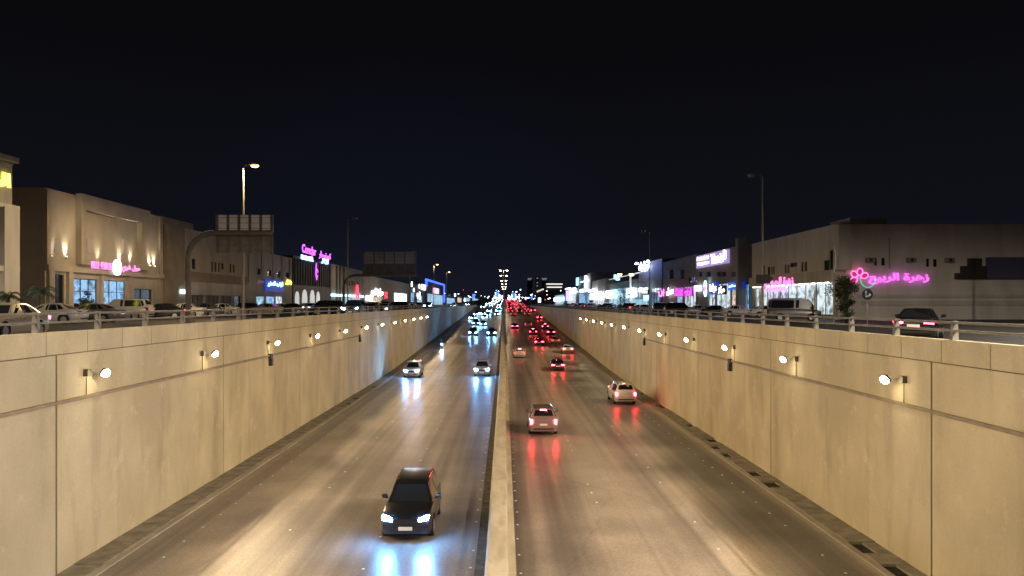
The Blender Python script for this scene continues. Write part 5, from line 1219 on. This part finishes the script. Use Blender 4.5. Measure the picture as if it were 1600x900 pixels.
# ------------------------------------------------------------------ trees and palms
bark = noisy('bark', (.07, .055, .04), (.12, .095, .07), 4, rough=.9)
leaf_m = noisy('leaf', (.025, .038, .016), (.055, .07, .03), 3, rough=.6, bump=0)
def tree(x, y, h, cw, ch, label, n=1500, seed=1, name='tree'):
    rr = random.Random(seed); root = empty(name, (x, y, ground_z(y) + (RZ if x > 0 else 0)), 0, label, 'tree')
    b = MB(); b.tube([(0, 0, 0), (.05, .02, h * .35), (-.03, .05, h * .6)], [.13, .10, .07], 8)
    cl = []
    for k in range(9):
        a = rr.uniform(0, 6.28); r = rr.uniform(.2, 1) * cw * .6; z = h - ch + rr.uniform(.15, .9) * ch
        p = (r * math.cos(a), r * math.sin(a), z); cl.append((p, rr.uniform(.28, .5) * cw))
        b.tube([(0, .02, h * .45), (p[0] * .5, p[1] * .5, (h * .5 + p[2]) / 2), p], [.06, .04, .015], 5)
    b.build('trunk', bark, root, smooth=50)
    c = MB()
    for _ in range(n):
        (px, py, pz), r = rr.choice(cl); v = Vector((rr.gauss(0, 1), rr.gauss(0, 1), rr.gauss(0, .8))); v = v.normalized() * r * rr.uniform(.3, 1.1)
        o = Vector((px, py, pz)) + v; d1 = Vector((rr.gauss(0, 1), rr.gauss(0, 1), rr.gauss(0, 1))).normalized(); d2 = d1.orthogonal().normalized(); s_ = rr.uniform(.06, .13)
        c.face([o - d1 * s_, o + d2 * s_ * .5, o + d1 * s_, o - d2 * s_ * .5])
    c.build('crown', leaf_m, root); return root
def palm(x, y, h, r, label, seed=1):
    rr = random.Random(seed); root = empty('palm_tree', (x, y, 0), 0, label, 'tree')
    MB().tube([(0, 0, 0), (.05, 0, h * .5), (0, 0, h)], [.20, .15, .12], 8).build('trunk', bark, root)
    c = MB()
    for k in range(18):
        a = k * 2.4; up = rr.uniform(.2, 1.1); P = []
        for i in range(8):
            t = i / 7; d = r * t; P.append(Vector((math.cos(a) * d, math.sin(a) * d, h + up * math.sin(t * 2.3) * r * .6 - t * t * r * .45)))
        for p, q in zip(P, P[1:]):
            s_ = Vector((-math.sin(a), math.cos(a), 0))
            for j in range(3):
                o = p.lerp(q, j / 3)
                for sg in (-1, 1): e_ = o + s_ * sg * .34 + (q - p) * .5 + Vector((0, 0, -.16)); c.face([o, e_, o + (q - p) * .14])
        c.tube(P, .018, 4)
    c.build('frond', leaf_m, root); return root
tree((1322 - CX) * 70 / F, 70, 4.0, 1.9, 2.4, 'bushy dark tree left of the pink wall lettering, before the flower shop corner', 2600, 3)
tree((1322 - CX) * 66 / F, 66, 2.1, 1.0, 1.9, 'low dark shrub in front of the flower shop corner', 1400, 5, 'shrub')
palm((63 - CX) * 61 / F, 61, 2.2, 1.3, 'small palm beside the dark doorway of the cream building', 2)
palm((12 - CX) * 54 / F, 54, 1.9, .9, 'small palm at the foot of the grey corner building', 4)
tree((133 - CX) * 62.5 / F, 62.5, 2.4, .8, 1.6, 'thin small tree in front of the blue lit shop windows', 500, 8)
for i, (px, D, lab) in enumerate(((969, 190, 'dark pointed tree left of the big pale screen'), (975.5, 188, 'dark pointed tree right beside the big pale screen'), (916, 250, 'dark tree before the slim far building'))):
    tree((px - CX) * D / F, D, 5.5, 2.2, 4.2, lab, 700, 20 + i)
tree(-27, 230, 4.5, 2.0, 3.0, 'dark small tree before the blue outlined building', 500, 31); tree(-28, 176, 4, 2, 3.0, 'dark small tree by the brightest left far shop', 500, 32)
b = MB(); x, y = (1303 - CX) * 66 / F, 66
root = empty('post', (x, y, RZ), 0, 'slim pole with a pale cable drop beside the bushy dark tree', 'post'); MB().cyl((0, 0, 0), (0, 0, 1), .09, 7.0, 8, .07).build('pole', pole_m, root); 
b = MB(); b.tube([(.02, -.12, 6.4), (.10, -.14, 5.6), (.02, -.14, 4.9), (-.04, -.12, 4.3)], .045, 6); b.build('cable', mat('cable_grey', (.5, .5, .5), .5), root)
# tiny far points of light: the town's lamps too far and too many to tell apart
FARL = [glow('town_white', (.8, .9, 1), 9), glow('town_warm', (1, .75, .4), 8), glow('town_blue', (.15, .3, 1), 6), glow('town_red', (1, .05, .1), 6)]
b = MB(); rr = random.Random(77)
for i in range(210):
    D = rr.uniform(650, 1450); px = rr.choice([rr.uniform(640, 783), rr.uniform(770, 786), rr.uniform(794, 850), rr.uniform(794, 812), rr.uniform(850, 900)])
    x = (px - CX) * D / F; z = ground_z(D) + abs(rr.gauss(0, 4.5)) + 1.2; s_ = rr.uniform(.25, .7) * D / 900
    b.m = rr.choices([0, 1, 2, 3], [6, 3, 1.5, 2 if px > 790 else .2])[0]
    b.box(x - s_, x + s_, D, D + .3, z - s_ * .8, z + s_ * .8)
tag(b.build('town_lights', FARL), 'scattered tiny lights of the town along the horizon', 'town lights', kind='stuff')
